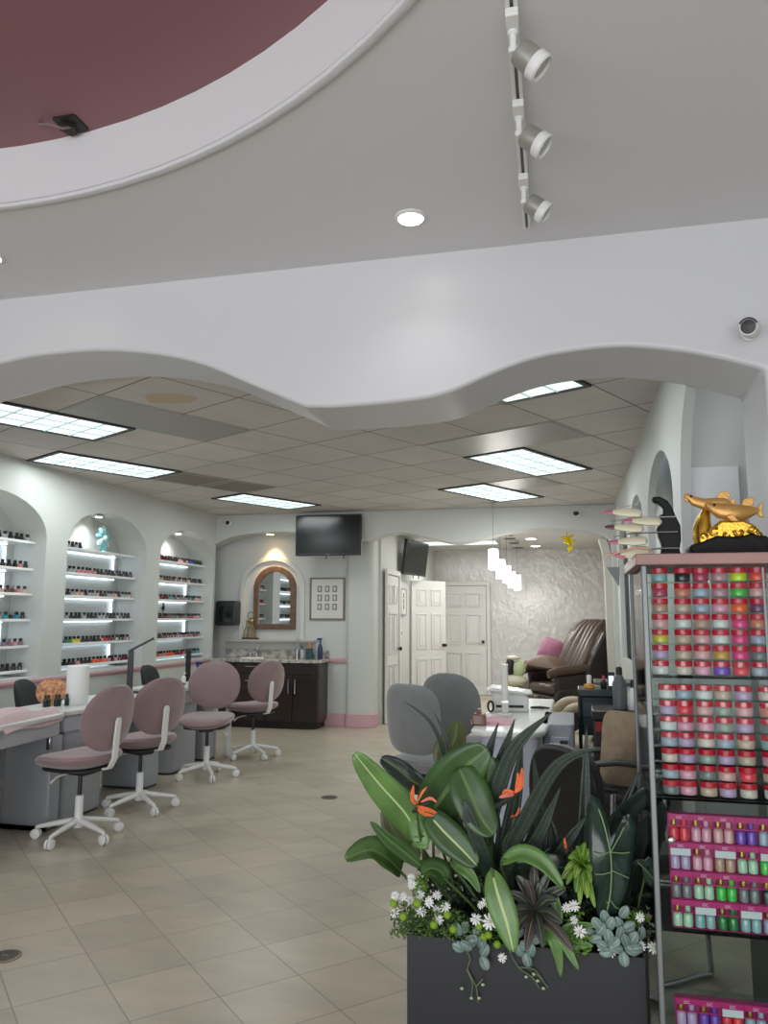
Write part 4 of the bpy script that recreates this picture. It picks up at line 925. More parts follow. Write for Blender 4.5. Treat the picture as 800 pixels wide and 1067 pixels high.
# swatch stand
t = thing('swatch_stand', 'black curved stand holding fans of pink tipped nail swatches on silver rods', 'swatch stand', (.262, 2.50, TZ), 0)
S2 = .0031
def s2(x, y, d=0): return V(((x-690)*S2, d, (577-y)*S2))
cl = [(692, 577), (694, 566), (691, 556), (690, 549), (693, 543), (692, 536), (697, 534), (697, 528), (693, 524), (687, 521), (687, 517), (694, 517), (701, 521), (705, 528), (708, 537), (712, 546), (712, 560), (710, 570), (712, 577)]
obj('claw_back', MB().prism([((x-690)*S2, (577-y)*S2) for x, y in cl], -.018, .018, 'y'), mat('stand_black', (12, 13, 13), .5, spec=.2, bump=.3, bscale=50), t, bevel=.005, seg=3)
CREAM = mat('swatch_cream', (206, 200, 172), .35); NPK = mat('swatch_pink', (176, 96, 120), .25); ND = mat('swatch_plum', (92, 60, 70), .3)
for k, (y, y2) in enumerate(((538, 537), (553, 552), (569, 569))):
    r = obj('rod', MB().tube([s2(646+2*k, y2+5, -.045), s2(664, y+1, -.04), s2(690, y, -.03), s2(708+k*.5, y, -.026)], [.0015, .002, .0028, .003], 8), CHROME if k < 4 else ND, t)
for k, (x0, y, yt) in enumerate(((640, 533, 532), (641, 548, 547), (644, 560, 562), (646, 569, 574), (658, 542, 541), (650, 573, 576))):
    mb = MB(); A, B = s2(x0+5, yt, -.04), s2(x0+36, y+1, -.035)
    mb.tube([A, A.lerp(B, .25), A.lerp(B, .6), B.lerp(A, .08), B], [.005, .013, .019, .017, .006], 12, flat=.55)
    w = obj('swatch', mb, CREAM, t)
    mb = MB(); mb.tube([s2(x0-1, yt, -.041), s2(x0+2, yt, -.041), s2(x0+8, yt+.2, -.04)], [.004, .0085, .0105], 10, flat=.5); obj('painted_tip', mb, NPK if k != 1 else ND, w)
obj('ribbon', MB().tube([s2(x, y, -.052) for x, y in ((640, 577), (648, 574), (658, 571), (668, 568), (674, 569), (682, 570))], .003, 8), mat('ribbon_peach', (200, 160, 140), .5), t)
obj('crossbar', MB().tube([s2(655, 528, -.03), s2(672, 524, -.02), s2(673, 519, -.02)], .0015, 6), CHROME, t)
# small tag hanging behind the cabinet
t = thing('hanging_pennant', 'small grey triangular pennant hanging on the right wall before the rear arch', 'pennant', (.53, 8.9, 1.9))
obj('pennant', MB().prism([(-.14, .1), (.0, .1), (-.01, -.12)], -.012, -.0, 'y'), mat('pennant_grey', (130, 132, 138), .5), t); obj('string', MB().tube([(-.01, -.006, .1), (-.005, -.006, .26), (.024, -.006, .28)], .003, 6), BLACK, t)

# ================================================================ PENDANTS, ORNAMENT
PG = mat('pendant_glass', (250, 250, 245), .3, emit=(255, 252, 240), strength=2.6)
pend = None
PS = [(514, 583, 9.4), (521.5, 593, 10.4), (528, 598.5, 11.3), (533, 604, 12.2), (539, 607, 13.1)]
t = thing('pendant_light', 'x', 'pendant lamp')
obj('shade', MB().lathe((0, 0, -.125), [(.052, 0), (.06, .004), (.06, .246), (.052, .25)], 22), PG, t)
obj('cap', MB().lathe((0, 0, .125), [(.024, 0), (.024, .03), (.01, .04)], 14), CHROME, t)
WH = ['nearest the camera and hanging under the ceiling panel', 'second in the row', 'middle of the row', 'second from the patterned wall', 'last, nearest the patterned wall']
for k, (px, py, Y) in enumerate(PS):
    p = at(px, py, Y); lab = 'lit white cylinder pendant lamp, ' + WH[k]
    if k == 0: t.location = p; t['label'] = lab; t['group'] = 'row of white pendants'; r = t; proto_p = list(t.children)
    else:
        r = t.copy(); COL.objects.link(r); r.location = p; r['label'] = lab
        for ch in proto_p: c2 = ch.copy(); COL.objects.link(c2); c2.parent = r
    ct = CZ if p.y < 9.82 else RZ_
    obj('cord', MB().tube([(0, 0, .16), (0, 0, ct-p.z)], .0035, 6), mat('cord_grey2', (120, 120, 118), .6), r); obj('canopy', MB().lathe((0, 0, ct-p.z), [(.045, 0), (.045, -.015), (.01, -.022)], 16), CHROME, r)
    l = bpy.data.lights.new('pendant_bulb', 'POINT'); l.energy = 6; l.color = (1, .98, .94); l.shadow_soft_size = .06
    q = bpy.data.objects.new('pendant_bulb', l); COL.objects.link(q); q.location = p-V((0, 0, .17))
p = at(591, 568, 11.5); t = thing('gold_ornament', 'shiny gold angular ornament hanging from the rear room ceiling', 'ornament', p)
obj('bolt', MB().prism([(-.10, .12), (-.02, .06), (-.06, .04), (.04, -.0), (-.0, -.03), (.01, -.13), (.09, -.02), (.05, -.0), (.12, .07), (.04, .08), (.1, .15), (-.0, .13)], -.02, .02, 'y'), mat('foil_gold', (236, 206, 30), .2, .9), t, bevel=.005); obj('hook', MB().tube([(0, 0, .12), (0, 0, RZ_-p.z)], .004, 6), BLACK, t)

# ================================================================ WHITE TABLE AT THE RIGHT
t = thing('manicure_table', 'white manicure table with drawers in front of the massage chairs', 'table', (0, 0, 0))
TX0, TX1, TY0, TY1, TT = -.63, -.16, 4.88, 6.9, .76
obj('tabletop', MB().prism([(TX0, TY0+.08), (TX0+.08, TY0), (TX1-.1, TY0), (TX1-.02, TY0+.12), (TX1, TY0+.4), (TX1, TY1), (TX0, TY1)], TT-.04, TT, 'z'), WGLOSS, t, bevel=.014, seg=3)
PL = mat('panel_lavender', (186, 190, 204), .3)
obj('front_panel', MB().prism(rrect(TX0+.06, TY0+.07, TX1-.06, TY0+.6, .05), .02, TT-.04, 'z'), PL, t, bevel=.004)
obj('side_panel', MB().box((TX0+.08, 6.1, .38), (.03, 1.5, .68)), PL, t, bevel=.004)
c = obj('drawer_unit', MB().prism(rrect(TX1-.05, TY0+.42, TX1+.16, TY0+1.1, .04), .02, TT-.0, 'z'), mat('unit_grey', (158, 162, 172), .3), t, bevel=.006)
for k in range(3):
    z = .62-.14*k; obj('drawer', MB().box((TX1+.065, TY0+.415, z), (.12, .02, .12)), mat('unit_face', (170, 174, 184), .3), c, bevel=.004); 
    obj('drawer_pull', MB().box((TX1+.09, TY0+.402, z+.03), (.05, .012, .022)), BLACK if k != 1 else CHROME, c, bevel=.002)
obj('far_leg', MB().box((TX1-.08, TY1-.1, .37), (.06, .06, .70)), WHITE, t, bevel=.004)
o = obj('hand_towel', cloth(.26, .3, .035, 9), mat('rose_towel', (220, 170, 184), .95, sheen=.4, bump=.6, bscale=260), loc=(-.52, 5.3, TT)); tag(o, 'crumpled pink towel on the white manicure table', 'towel', 'pink towels')
t = thing('desk_lamp', 'white upright lamp column standing on the white manicure table', 'lamp', (-.47, 5.62, TT))
obj('base', MB().prism(rrect(-.05, -.04, .05, .04, .015), 0, .02, 'z'), WHITE, t, bevel=.004); obj('post', MB().prism(rrect(-.024, -.016, .024, .016, .01), .02, .36, 'z'), mat('lamp_white', (214, 212, 204), .35), t, bevel=.003); obj('collar', MB().box((0, 0, .1), (.056, .04, .02)), CHROME, t, bevel=.003)
t = thing('nail_dryer', 'white boxy nail dryer with sloping lid on the white manicure table', 'nail dryer', (-.47, 6.0, TT), .1)
obj('housing', MB().prism([(-.13, 0), (.13, 0), (.14, .10), (.11, .13), (-.14, .15), (-.13, .1)], -.12, .12, 'y'), WHITE, t, bevel=.012, seg=3); obj('lid', MB().prism([(-.17, .15), (.15, .125), (.17, .14), (-.12, .175)], -.14, .14, 'y'), WGLOSS, t, bevel=.006); obj('slot', MB().box((0, -.121, .04), (.2, .004, .018)), BLACK, t)
t = thing('cord_loop', 'black hand rest loop beside the white nail dryer', 'hand rest', (-.66+.07, 5.8, TT)); obj('loop', MB().tube([(.02*math.cos(a), 0, .045+.036*math.sin(a)) for a in [2*PI*i/18 for i in range(19)]], .008, 8), BLACK, t)
t = thing('jar_bottle', 'brown squarish bottle on the near corner of the white manicure table', 'bottle', (-.595, 5.12, TT)); obj('body', MB().prism(rrect(-.045, -.035, .045, .035, .012), 0, .075, 'z'), mat('brown_glass', (120, 84, 66), .25, coat=.5), t, bevel=.014, seg=3); obj('cap', MB().lathe((0, 0, .074), [(.014, 0), (.016, .004), (.013, .03)], 14), mat('amber_cap', (140, 100, 78), .4), t)
t = thing('black_pen_tray', 'small black tool lying at the far end of the white manicure table', 'tool', (-.25, 6.1, TT)); obj('grip', MB().tube([(-.07, 0, .012), (.0, .01, .014), (.07, .0, .012)], [.008, .012, .007], 10), BLACK, t)

# ---------------------------------------------------------------- massage chairs
BR = mat('brown_leather', (84, 66, 56), .38, bump=.2, bscale=40); DBR = mat('dark_brown_leather', (40, 30, 30), .35); TAN = mat('tan_cushion', (118, 96, 82), .6)
def massage_chair(loc, rz, lab):
    """faces local -y; width along x"""
    t = thing('massage_chair', lab, 'massage chair', loc, rz, 'brown massage chairs')
    side = [(.42, .0), (.42, .5), (.55, .9), (.62, 1.22), (.5, 1.36), (.36, 1.34), (.12, .95), (-.02, .62), (-.35, .60), (-.4, .5), (-.4, 0)]
    for s in (-1, 1):
        sh = obj('side_shell', MB().prism(side, s*.42-.05, s*.42+.05, 'x'), DBR, t, bevel=.03, seg=3)
        obj('armrest', MB().tube([(s*.42, .12, .86), (s*.43, -.1, .84), (s*.43, -.35, .82), (s*.42, -.48, .78)], [.06, .075, .075, .06], 14, flat=.75), BR, t)
        obj('arm_panel', MB().prism([(.3, .4), (-.36, .4), (-.38, .76), (.2, .8)], s*.42-.03, s*.42+.045, 'x'), DBR, t, bevel=.02)
    obj('base', MB().prism(rrect(-.4, -.45, .4, .5, .08), 0, .5, 'z'), DBR, t, bevel=.02)
    obj('seat', MB().prism(rrect(-.36, -.42, .36, .12, .1), .5, .64, 'z'), BR, t, bevel=.05, seg=4)
    for k in range(5):
        x = -.28+.14*k; e = abs(k-2)*.02
        obj('back_roll', MB().tube([(x, .0-e, .62), (x, .08-e, .78), (x, .2-e, .98), (x*.95, .32-e, 1.18), (x*.85, .42, 1.36), (x*.75, .5, 1.44), (x*.7, .56, 1.40)], [.06, .08, .085, .085, .08, .065, .04], 12), BR, t)
    for s in (-1, 1): obj('shoulder_pad', MB().tube([(s*.36, .16, .84), (s*.37, .26, 1.04), (s*.35, .38, 1.24), (s*.3, .48, 1.38)], [.05, .08, .08, .04], 12), BR, t)
    t.scale = (.93, .93, .95)
    obj('footrest', MB().tube([(-.3, -.56, .42), (.3, -.56, .42)], .09, 14), BR, t)
    return t
massage_chair((-.09, 10.5, 0), math.radians(-62), 'nearer brown leather massage chair with ribbed reclined back')
massage_chair((-.12, 12.1, 0), math.radians(-62), 'farther brown leather massage chair mostly hidden by the nearer one')
def pillow(mb, sx, sy, sz):
    vs, fs = rounded_pad(None, sx, sy, sz, 4.0); out = []
    for x, y, z in vs:
        k = (1-(abs(x)/sx)**3*.8)*(1-(abs(y)/sy)**3*.8); out.append((x*(1+.08*(y/sy)**2), y*(1+.08*(x/sx)**2), z*max(k, .12)))
    return mb.add(out, fs)
o = obj('cushion', pillow(MB(), .17, .17, .08), mat('pink_cushion', (160, 104, 128), .8, bump=.3, bscale=80), loc=at(573, 677, 11.6)); o.rotation_euler = (1.2, .3, -.5); tag(o, 'pink cushion on the farther massage chair', 'cushion')
o = obj('cushion', pillow(MB(), .24, .16, .08), TAN, loc=at(568, 690, 10.35)); o.rotation_euler = (.3, .1, -.5); tag(o, 'brown cushion lying on the armrest of the nearer massage chair', 'cushion')
# cream basin things left of the massage chair
t = thing('pedicure_stool', 'cream pedicure cushion with dark hollow beside the massage chair', 'pedicure cushion', (-.74, 10.3, 0)); t.scale = (.62, .62, .88)
CRM = mat('cream_vinyl', (214, 210, 184), .4)
obj('pedestal', MB().lathe((0, 0, 0), [(.2, 0), (.2, .03), (.05, .06), (.05, .6), (.16, .64)], 20), CRM, t); obj('pad', MB().ell((0, 0, .72), (.28, .2, .09), 18, 10), CRM, t); obj('headrest', MB().ell((.1, .05, .9), (.15, .12, .12), 16, 10), mat('pale_green_vinyl', (196, 206, 160), .4), t); obj('roll', MB().ell((-.08, .04, .92), (.1, .1, .13), 14, 9), DBR, t); obj('top_pad', MB().ell((-.02, .05, 1.05), (.16, .12, .035), 14, 8), CRM, t)
# cream armchair with a looped arm
BEI = mat('beige_leather', (196, 182, 156), .45, bump=.15, bscale=30)
t = thing('cream_armchair', 'cream leather customer chair with looped armrest beside the white table', 'armchair', (.02, 6.9, 0), math.radians(8))
arm = [V((-.02+.0*i, 0, 0)) for i in range(1)]
for s in (-1, 1):
    P = [(-.14, .1, .36), (-.17, .02, .5), (-.15, -.02, .64), (-.06, -.03, .72), (.06, -.02, .72), (.14, .0, .64), (.14, .03, .52), (.05, .05, .42), (-.04, .08, .36)]
    obj('armrest', MB().tube([V(p)+V((.0, s*.24, 0)) for p in smoothpts(P, 4)], .045, 12, flat=.8), BEI, t)
obj('seat', MB().prism(rrect(-.22, -.26, .26, .3, .1), .3, .44, 'z'), BEI, t, bevel=.04, seg=4)
obj('backrest', MB().prism(rrect(.14, -.26, .26, .3, .05), .42, .86, 'z'), BEI, t, bevel=.05, seg=4)
obj('pedestal', MB().lathe((.02, 0, 0), [(.2, 0), (.2, .03), (.04, .06), (.04, .3)], 22), CHROME, t)
# trolley with tools
TEALB = mat('trolley_teal_black', (34, 46, 50), .35)
t = thing('tool_trolley', 'dark tool trolley stacked with products between the armchair and the cabinet', 'trolley', (.235, 6.3+.0, 0))
t.location = (.16, 5.92, 0)
for z in (.12, .45, .92): obj('shelf', MB().box((.0, 0, z), (.26, .3, .05)), TEALB, t, bevel=.006)
for x in (-.12, .12):
    for y in (-.14, .14): obj('upright', MB().tube([(x, y, .06), (x, y, .92)], .012, 8), TEALB, t); obj('caster', MB().ell((x, y, .028), (.02, .012, .028), 10, 7), BLACK, t)
obj('drawer_box', MB().box((0, .0, .76), (.22, .24, .27)), TEALB, t, bevel=.01); obj('drawer_front', MB().box((0, -.125, .80), (.2, .012, .1)), mat('trolley_front', (44, 58, 62), .35), t, bevel=.004)
def small_bottle(name, loc, lab, r, h, m, capm, ch=.03, grp='products on the trolley'):
    t = thing(name, lab, 'bottle', loc, 0, grp)
    obj('body', MB().lathe((0, 0, 0), [(r*.9, 0), (r, .004), (r, h*.75), (r*.4, h)], 16), m, t); obj('cap', MB().lathe((0, 0, h), [(r*.45, 0), (r*.45, ch*.8), (r*.3, ch)], 12), capm, t); return t
TRX, TRY = .16, 5.92
small_bottle('product_bottle', (TRX-.05, TRY-.07, .946), 'amber bottle with white pointed cap topping the trolley', .038, .035, mat('amber', (216, 150, 60), .3), WHITE, .06)
small_bottle('product_bottle', (TRX+.05, TRY-.06, .946), 'small red capped bottle on the trolley top beside the amber one', .022, .06, BLACK, mat('pinkred', (190, 60, 80), .3))
small_bottle('product_bottle', (TRX-.03, TRY-.08, .476), 'white labelled bottle on the middle shelf of the trolley', .03, .1, WHITE, BLACK)
small_bottle('product_bottle', (TRX+.05, TRY-.08, .476), 'silver bottle on the middle shelf of the trolley', .025, .12, CHROME, BLACK)
t = thing('phone', 'small bright screened phone leaning on the trolley top', 'phone', (TRX+.10, TRY-.12, .946)); obj('case', MB().box((0, 0, .06), (.05, .01, .12)), BLACK, t, bevel=.003); obj('screen', MB().box((0, -.006, .06), (.036, .002, .07)), mat('phone_screen', (220, 225, 230), .2, emit=(220, 225, 230), strength=.6), t)
t = thing('tool_box', 'dark brown box with a red side behind the beige bag', 'box', (.40, 5.2, .78)); 
t.location = (.33, 5.42, 0)
obj('cabinet_box', MB().box((0, 0, .4), (.42, .35, .8)), mat('box_brown', (44, 34, 36), .4), t, bevel=.008); obj('lid', MB().box((0, 0, .83), (.44, .37, .06)), mat('lid_dark', (30, 24, 28), .35), t, bevel=.008); obj('red_panel', MB().box((-.12, -.177, .76), (.16, .006, .06)), mat('panel_red', (140, 44, 36), .4), t)
for k, (x, y, h, r) in enumerate(((.35, 5.33, .14, .03), (.27, 5.35, .22, .045), (.41, 5.37, .2, .03))):
    small_bottle('product_bottle', (x+.02, y, .861), ['short pale bottle on the dark brown box', 'tall grey cylinder bottle on the dark brown box', 'white long necked bottle on the dark brown box'][k], r, h, [WHITE, mat('grey_bottle', (92, 92, 96), .4), WHITE][k], [BLACK, BLACK, WHITE][k], .05, 'products on the brown box')
t = thing('wall_cabinet', 'white low cabinet with grey counter against the right wall behind the brown box', 'cabinet', (.365, 7.6, 0)); obj('body', MB().box((0, 0, .42), (.32, .4, .84)), WHITE, t, bevel=.006); obj('counter', MB().box((0, 0, .855), (.36, .44, .03)), mat('counter_grey', (90, 90, 92), .3), t, bevel=.004)
# black waiting chairs with chromed frames
BV = mat('black_vinyl', (20, 20, 23), .42, bump=.1, bscale=30)
def waiting_chair(loc, rz, lab):
    """faces local +y"""
    t = thing('waiting_chair', lab, 'chair', loc, rz, 'black waiting chairs')
    obj('seat', MB().prism(rrect(-.24, -.23, .24, .25, .06), .40, .48, 'z'), BV, t, bevel=.025, seg=3)
    mb = MB(); mb.prism(smoothpts([(-.2, .42), (-.235, .7), (-.2, .84), (-.1, .9), (.1, .9), (.2, .84), (.235, .7), (.2, .42)], 4), -.03, .03, 'y')
    mb.xf(Matrix.Translation((0, -.23, 0)) @ Matrix.Rotation(math.radians(8), 4, 'X').to_4x4() if False else Matrix.Translation((0, -.25, 0))); obj('backrest', mb, BV, t, bevel=.02, seg=3)
    for s in (-1, 1):
        obj('leg', MB().tube(smoothpts([(s*.25, -.27, .55), (s*.26, -.24, .42), (s*.27, -.27, .05), (s*.27, -.24, .014), (s*.27, .2, .014), (s*.27, .25, .05), (s*.26, .22, .42), (s*.25, .22, .62)], 3), .011, 8), CHROME, t)
        obj('armrest', MB().tube([(s*.25, .24, .62), (s*.255, .0, .655), (s*.25, -.25, .64)], [.016, .022, .016], 10, flat=.6), BLACK, t)
    obj('crossbar', MB().tube([(-.27, .2, .39), (.27, .2, .39)], .009, 8), CHROME, t)
    return t
waiting_chair((.15, 3.66, 0), math.radians(-52), 'black waiting chair turned sideways right behind the planter')
waiting_chair((.235, 4.86, 0), math.radians(86), 'black waiting chair carrying the beige bag, behind the display cabinet')
o = obj('cushion', pillow(MB(), .135, .21, .07), mat('beige_linen', (150, 132, 110), .9, bump=.5, bscale=120, var=.08, vscale=20), loc=at(651, 780, 4.88)); o.rotation_euler = (PI/2-.12, .1, .05); tag(o, 'beige buttoned cushion standing on the black waiting chair', 'cushion')
p = o.matrix_basis @ V((-.0, -.0, .066)); b_ = obj('button', MB().ell((0, 0, .066), (.006, .006, .004)), BLACK, o)
t = thing('dark_cabinet', 'low dark cabinet seen through the bottom of the display case', 'cabinet', (.86, 3.0, 0)); obj('body', MB().box((0, .1, .30), (.5, .4, .56)), mat('dark_plum', (42, 36, 42), .35), t, bevel=.008); obj('plinth', MB().box((0, .1, .01), (.46, .36, .02)), BLACK, t)
# floor discs
for px, py, lab in ((5, 997, 'round metal floor drain cover cut off by the photo edge'), (343, 831, 'small round floor drain cover in the middle of the tiled floor')):
    d = CF+CR*((px-400)/FPX)-CU*((py-533.5)/FPX); p = EYE+d*(-EYE.z/d.z)
    r_ = .068
    t = thing('floor_drain', lab, 'floor drain', (p.x, p.y, 0), 0, 'floor drain covers')
    obj('rim', MB().lathe((0, 0, 0), [(r_, 0), (r_, .003), (r_*.8, .005)], 26), mat('drain_bronze', (112, 98, 82), .4, .6), t); obj('plate', MB().lathe((0, 0, .004), [(r_*.8, 0), (r_*.78, .002), (r_*.3, .003)], 24), mat('drain_dark', (76, 68, 60), .4, .6), t); obj('slot', MB().box((.0, 0, .0072), (.035, .01, .002)), CHROME, t)
# pale tile scuffs on the floor
t_ = MB()
for (x0, y0, x1, y1) in ((372, 787, 428, 786), (395, 782, 440, 800), (375, 788, 392, 792)):
    a = [None, None]
    for i, (px, py) in enumerate(((x0, y0), (x1, y1))):
        d = CF+CR*((px-400)/FPX)-CU*((py-533.5)/FPX); a[i] = EYE+d*(-EYE.z/d.z)
    dv = (a[1]-a[0]).normalized(); n_ = V((-dv.y, dv.x, 0))*.012
    t_.prism([(q.x, q.y) for q in (a[0]-n_, a[1]-n_, a[1]+n_, a[0]+n_)], .0005, .0022, 'z')
o = obj('floor_tape', t_, mat('pale_tape', (196, 190, 176), .6)); tag(o, 'thin pale tape lines on the floor before the white doors', 'tape', kind='stuff')
# ================================================================ PLANTER AND PLANTS
PA, PB = at(424, 974, 2.5), at(671, 998, 2.5); PZ = (PA.z+PB.z)/2; PX0, PX1 = PA.x, PB.x; PY0, PY1 = 2.5, 2.80
SLATE = mat('planter_slate', (30, 32, 36), .45, bump=.05, bscale=30)
t = thing('planter_box', 'long charcoal rectangular planter box on the tiled floor, full of plants', 'planter', (0, 0, 0))
mb = MB(); w = .012
mb.box(((PX0+PX1)/2, PY0+w/2, PZ/2), (PX1-PX0, w, PZ)); mb.box(((PX0+PX1)/2, PY1-w/2, PZ/2), (PX1-PX0, w, PZ)); mb.box((PX0+w/2, (PY0+PY1)/2, PZ/2), (w, PY1-PY0-2*w, PZ)); mb.box((PX1-w/2, (PY0+PY1)/2, PZ/2), (w, PY1-PY0-2*w, PZ))
mb.box(((PX0+PX1)/2, (PY0+PY1)/2, .006), (PX1-PX0-.002, PY1-PY0-.002, .012))
obj('box', mb, SLATE, t)
s = obj('soil', MB().box(((PX0+PX1)/2, (PY0+PY1)/2, PZ-.045), (PX1-PX0-2*w, PY1-PY0-2*w, .03)), mat('moss_soil', (48, 44, 34), .95, bump=1, bscale=50), t)
SOIL = PZ-.03
def leafmat(name, col, vein, rough=.38, band=None, bs=40, tipcol=None):
    if name in _M: return _M[name]
    m = mat(name, col, rough, var=.14, vscale=9, coat=.08, bump=.25, bscale=30)
    nt = m.node_tree; b = nt.nodes['Principled BSDF']
    if band:
        tc = nt.nodes.new('ShaderNodeUVMap'); tc.uv_map = 'leafuv'; w = nt.nodes.new('ShaderNodeTexWave'); w.bands_direction = 'Y'; w.inputs['Scale'].default_value = bs; w.inputs['Distortion'].default_value = 6; w.inputs['Detail'].default_value = 3; w.inputs['Detail Scale'].default_value = 2
        nt.links.new(tc.outputs[0], w.inputs[0]); r = nt.nodes.new('ShaderNodeValToRGB'); r.color_ramp.elements[0].color = rgb(*col); r.color_ramp.elements[1].color = rgb(*band); r.color_ramp.elements[0].position = .35; r.color_ramp.elements[1].position = .75
        nt.links.new(w.outputs['Fac'], r.inputs[0]); nt.links.new(r.outputs[0], b.inputs['Base Color'])
    return m
def spline(P, n):
    out = smoothpts([tuple(p) for p in P], max(2, n//max(1, len(P)-1))); return [V(p) for p in out]
PROF = {'lance': lambda t: math.sin(PI*min(1, t*.96+.02))**.75*(1-.15*t), 'broad': lambda t: (math.sin(PI*min(1, t**.8*.97+.015)))**.55, 'sword': lambda t: (.55+.45*math.sin(PI*min(1, t*1.1)))*min(1, (1-t)*4.2+.03)**.8, 'strap': lambda t: min(1, t*6+.25)*min(1, (1-t)*2.2+.03)**.7, 'oval': lambda t: max(.04, math.sin(PI*(.02+.96*t)))**.7}
def leaf(par, P, w, m, vein, prof='lance', fold=.16, nrm=(0, -1, .25), wave=0, n=16, name='leaf', vw=.045, thick=.0009):
    S_ = spline(P, n); N = len(S_); mb = MB(); f = PROF[prof]; nr = V(nrm).normalized(); vs = []; uv = []
    for i, p in enumerate(S_):
        tg = (S_[min(i+1, N-1)]-S_[max(i-1, 0)]).normalized(); sd = tg.cross(nr)
        if sd.length < .15: sd = tg.cross(V((1, .3, 0)))
        sd.normalize(); up = sd.cross(tg).normalized(); t_ = i/(N-1); ww = w/2*f(t_)
        for s in (-1, -.55, -vw*2, vw*2, .55, 1):
            vs.append(p+sd*s*ww+up*(abs(s)*fold*ww*1.6-.0+wave*ww*math.sin(t_*17+s*2)*abs(s))); uv.append((s*.5+.5, t_*w/.04*1.0))
    fs = []
    for i in range(N-1):
        for k in range(5): mb.f.append((i*6+k, i*6+k+1, (i+1)*6+k+1, (i+1)*6+k)); mb.mi.append(1 if k == 2 else 0)
    mb.v = [tuple(v) for v in vs]
    o = obj(name, mb, [m, vein], par, solid=thick)
    lay = o.data.uv_layers.new(name='leafuv')
    ul = sum((S_[i+1]-S_[i]).length for i in range(N-1))
    for poly in o.data.polygons:
        for li in poly.loop_indices:
            vi = o.data.loops[li].vertex_index
            if vi < len(uv): lay.data[li].uv = (uv[vi][0]*.1, (vi//6)/(N-1)*ul)
    return o
def L(px, py, Y): return at(px, py, Y)
def stem(par, P, r, m, name='stem'): return obj(name, MB().tube(spline(P, 10), r, 8), m, par)
LG = leafmat('leaf_bright', (88, 124, 60), None); MG = leafmat('leaf_mid', (54, 86, 40), None); DGR = leafmat('leaf_dark', (34, 54, 38), None); BG = leafmat('leaf_bluegreen', (36, 56, 46), None); VE = mat('leaf_vein', (176, 196, 130), .45); VD = mat('vein_dim', (92, 120, 66), .5)
STM = mat('stem_green', (70, 92, 50), .5); STB = mat('stem_brown', (84, 66, 52), .6)

# ---- bird of paradise
bp = thing('bird_of_paradise', 'broad leaved green plant with orange bird of paradise flowers in the planter', 'plant', (0, 0, 0))
B0 = V((-.36, 2.64, SOIL)); B1_ = V((-.30, 2.68, SOIL)); B2_ = V((-.25, 2.60, SOIL))
def bleaf(pts, w, m, vein, prof='broad', base=None, **k):
    P = [L(*p) for p in pts]; leaf(bp, P, w, m, vein, prof, **k)
    if base is not None: stem(bp, [base, base.lerp(P[0], .5)+V((.0, .01, .01)), P[0], P[0].lerp(P[1], .4)], [.006]*40, STM) if False else obj('stem', MB().tube(spline([base, base.lerp(P[0], .55)+V((.008, .01, .0)), P[0], P[0].lerp(P[1], .35)], 12), .0048, 8), STM, bp)
px = 2.62/807
bleaf([(438, 880, 2.6), (424, 850, 2.58), (396, 818, 2.54), (369, 785, 2.50)], 33*px, LG, VE, 'broad', B0, fold=.1, vw=.03)
bleaf([(446, 822, 2.72), (430, 814, 2.73), (413, 800, 2.74), (397, 790, 2.75)], 24*px, BG, VD, 'broad', B1_, fold=.25, wave=.1)
bleaf([(448, 850, 2.62), (462, 828, 2.60), (484, 800, 2.57), (508, 780, 2.55)], 50*px, MG, VD, 'broad', B1_, fold=.12, nrm=(.1, -1, .15))
bleaf([(478, 800, 2.56), (488, 822, 2.54), (500, 850, 2.52), (514, 870, 2.50)], 38*px, MG, VD, 'broad', None, fold=.12, nrm=(.2, -1, .3))
bleaf([(470, 830, 2.6), (492, 826, 2.6), (508, 812, 2.6), (506, 788, 2.6)], 44*px, MG, VD, 'broad', B2_, fold=.15, nrm=(.4, -1, .1))
bleaf([(462, 800, 2.76), (466, 784, 2.78), (474, 770, 2.8), (476, 752, 2.82)], 30*px, mat('leaf_olive', (84, 92, 50), .45), VD, 'broad', B1_, fold=.3)
bleaf([(446, 848, 2.56), (462, 866, 2.54), (480, 884, 2.52), (497, 902, 2.5)], 30*px, MG, VE, 'broad', B0, fold=.12, vw=.035)
bleaf([(442, 905, 2.54), (424, 890, 2.52), (404, 874, 2.49), (386, 856, 2.47)], 15*px, MG, VD, 'lance', B0, fold=.3)
bleaf([(417, 908, 2.56), (402, 894, 2.5), (384, 886, 2.46), (360, 896, 2.42)], 27*px, leafmat('leaf_fold', (62, 92, 42), None), VD, 'broad', V((-.42, 2.62, SOIL)), fold=.3, nrm=(.1, -.8, .7))
bleaf([(436, 896, 2.66), (422, 882, 2.66), (410, 866, 2.66), (400, 842, 2.66)], 25*px, mat('leaf_olive'), VD, 'broad', B0, fold=.2)
bleaf([(432, 868, 2.58), (438, 878, 2.57), (434, 862, 2.58), (424, 840, 2.6)], 20*px, LG, VD, 'broad', None, fold=.1)
bleaf([(466, 918, 2.54), (458, 908, 2.53), (448, 905, 2.52), (440, 910, 2.51)], 22*px, MG, VD, 'broad', B2_, fold=.2, nrm=(0, -.7, .8))
bleaf([(456, 850, 2.7), (460, 870, 2.7), (463, 850, 2.7), (468, 826, 2.7)], 26*px, MG, VD, 'broad', B1_, fold=.2)
bleaf([(512, 906, 2.46), (518, 930, 2.43), (528, 962, 2.41), (535, 992, 2.40)], 27*px, LG, VE, 'lance', V((-.24, 2.56, SOIL)), fold=.12, vw=.05)
bleaf([(522, 900, 2.50), (542, 890, 2.48), (566, 900, 2.46), (587, 926, 2.45)], 18*px, LG, VD, 'lance', V((-.20, 2.6, SOIL)), fold=.3, nrm=(0, -.8, .6))
bleaf([(470, 900, 2.55), (482, 905, 2.53), (492, 914, 2.52), (500, 930, 2.5)], 12*px, LG, VD, 'lance', B2_, fold=.3)
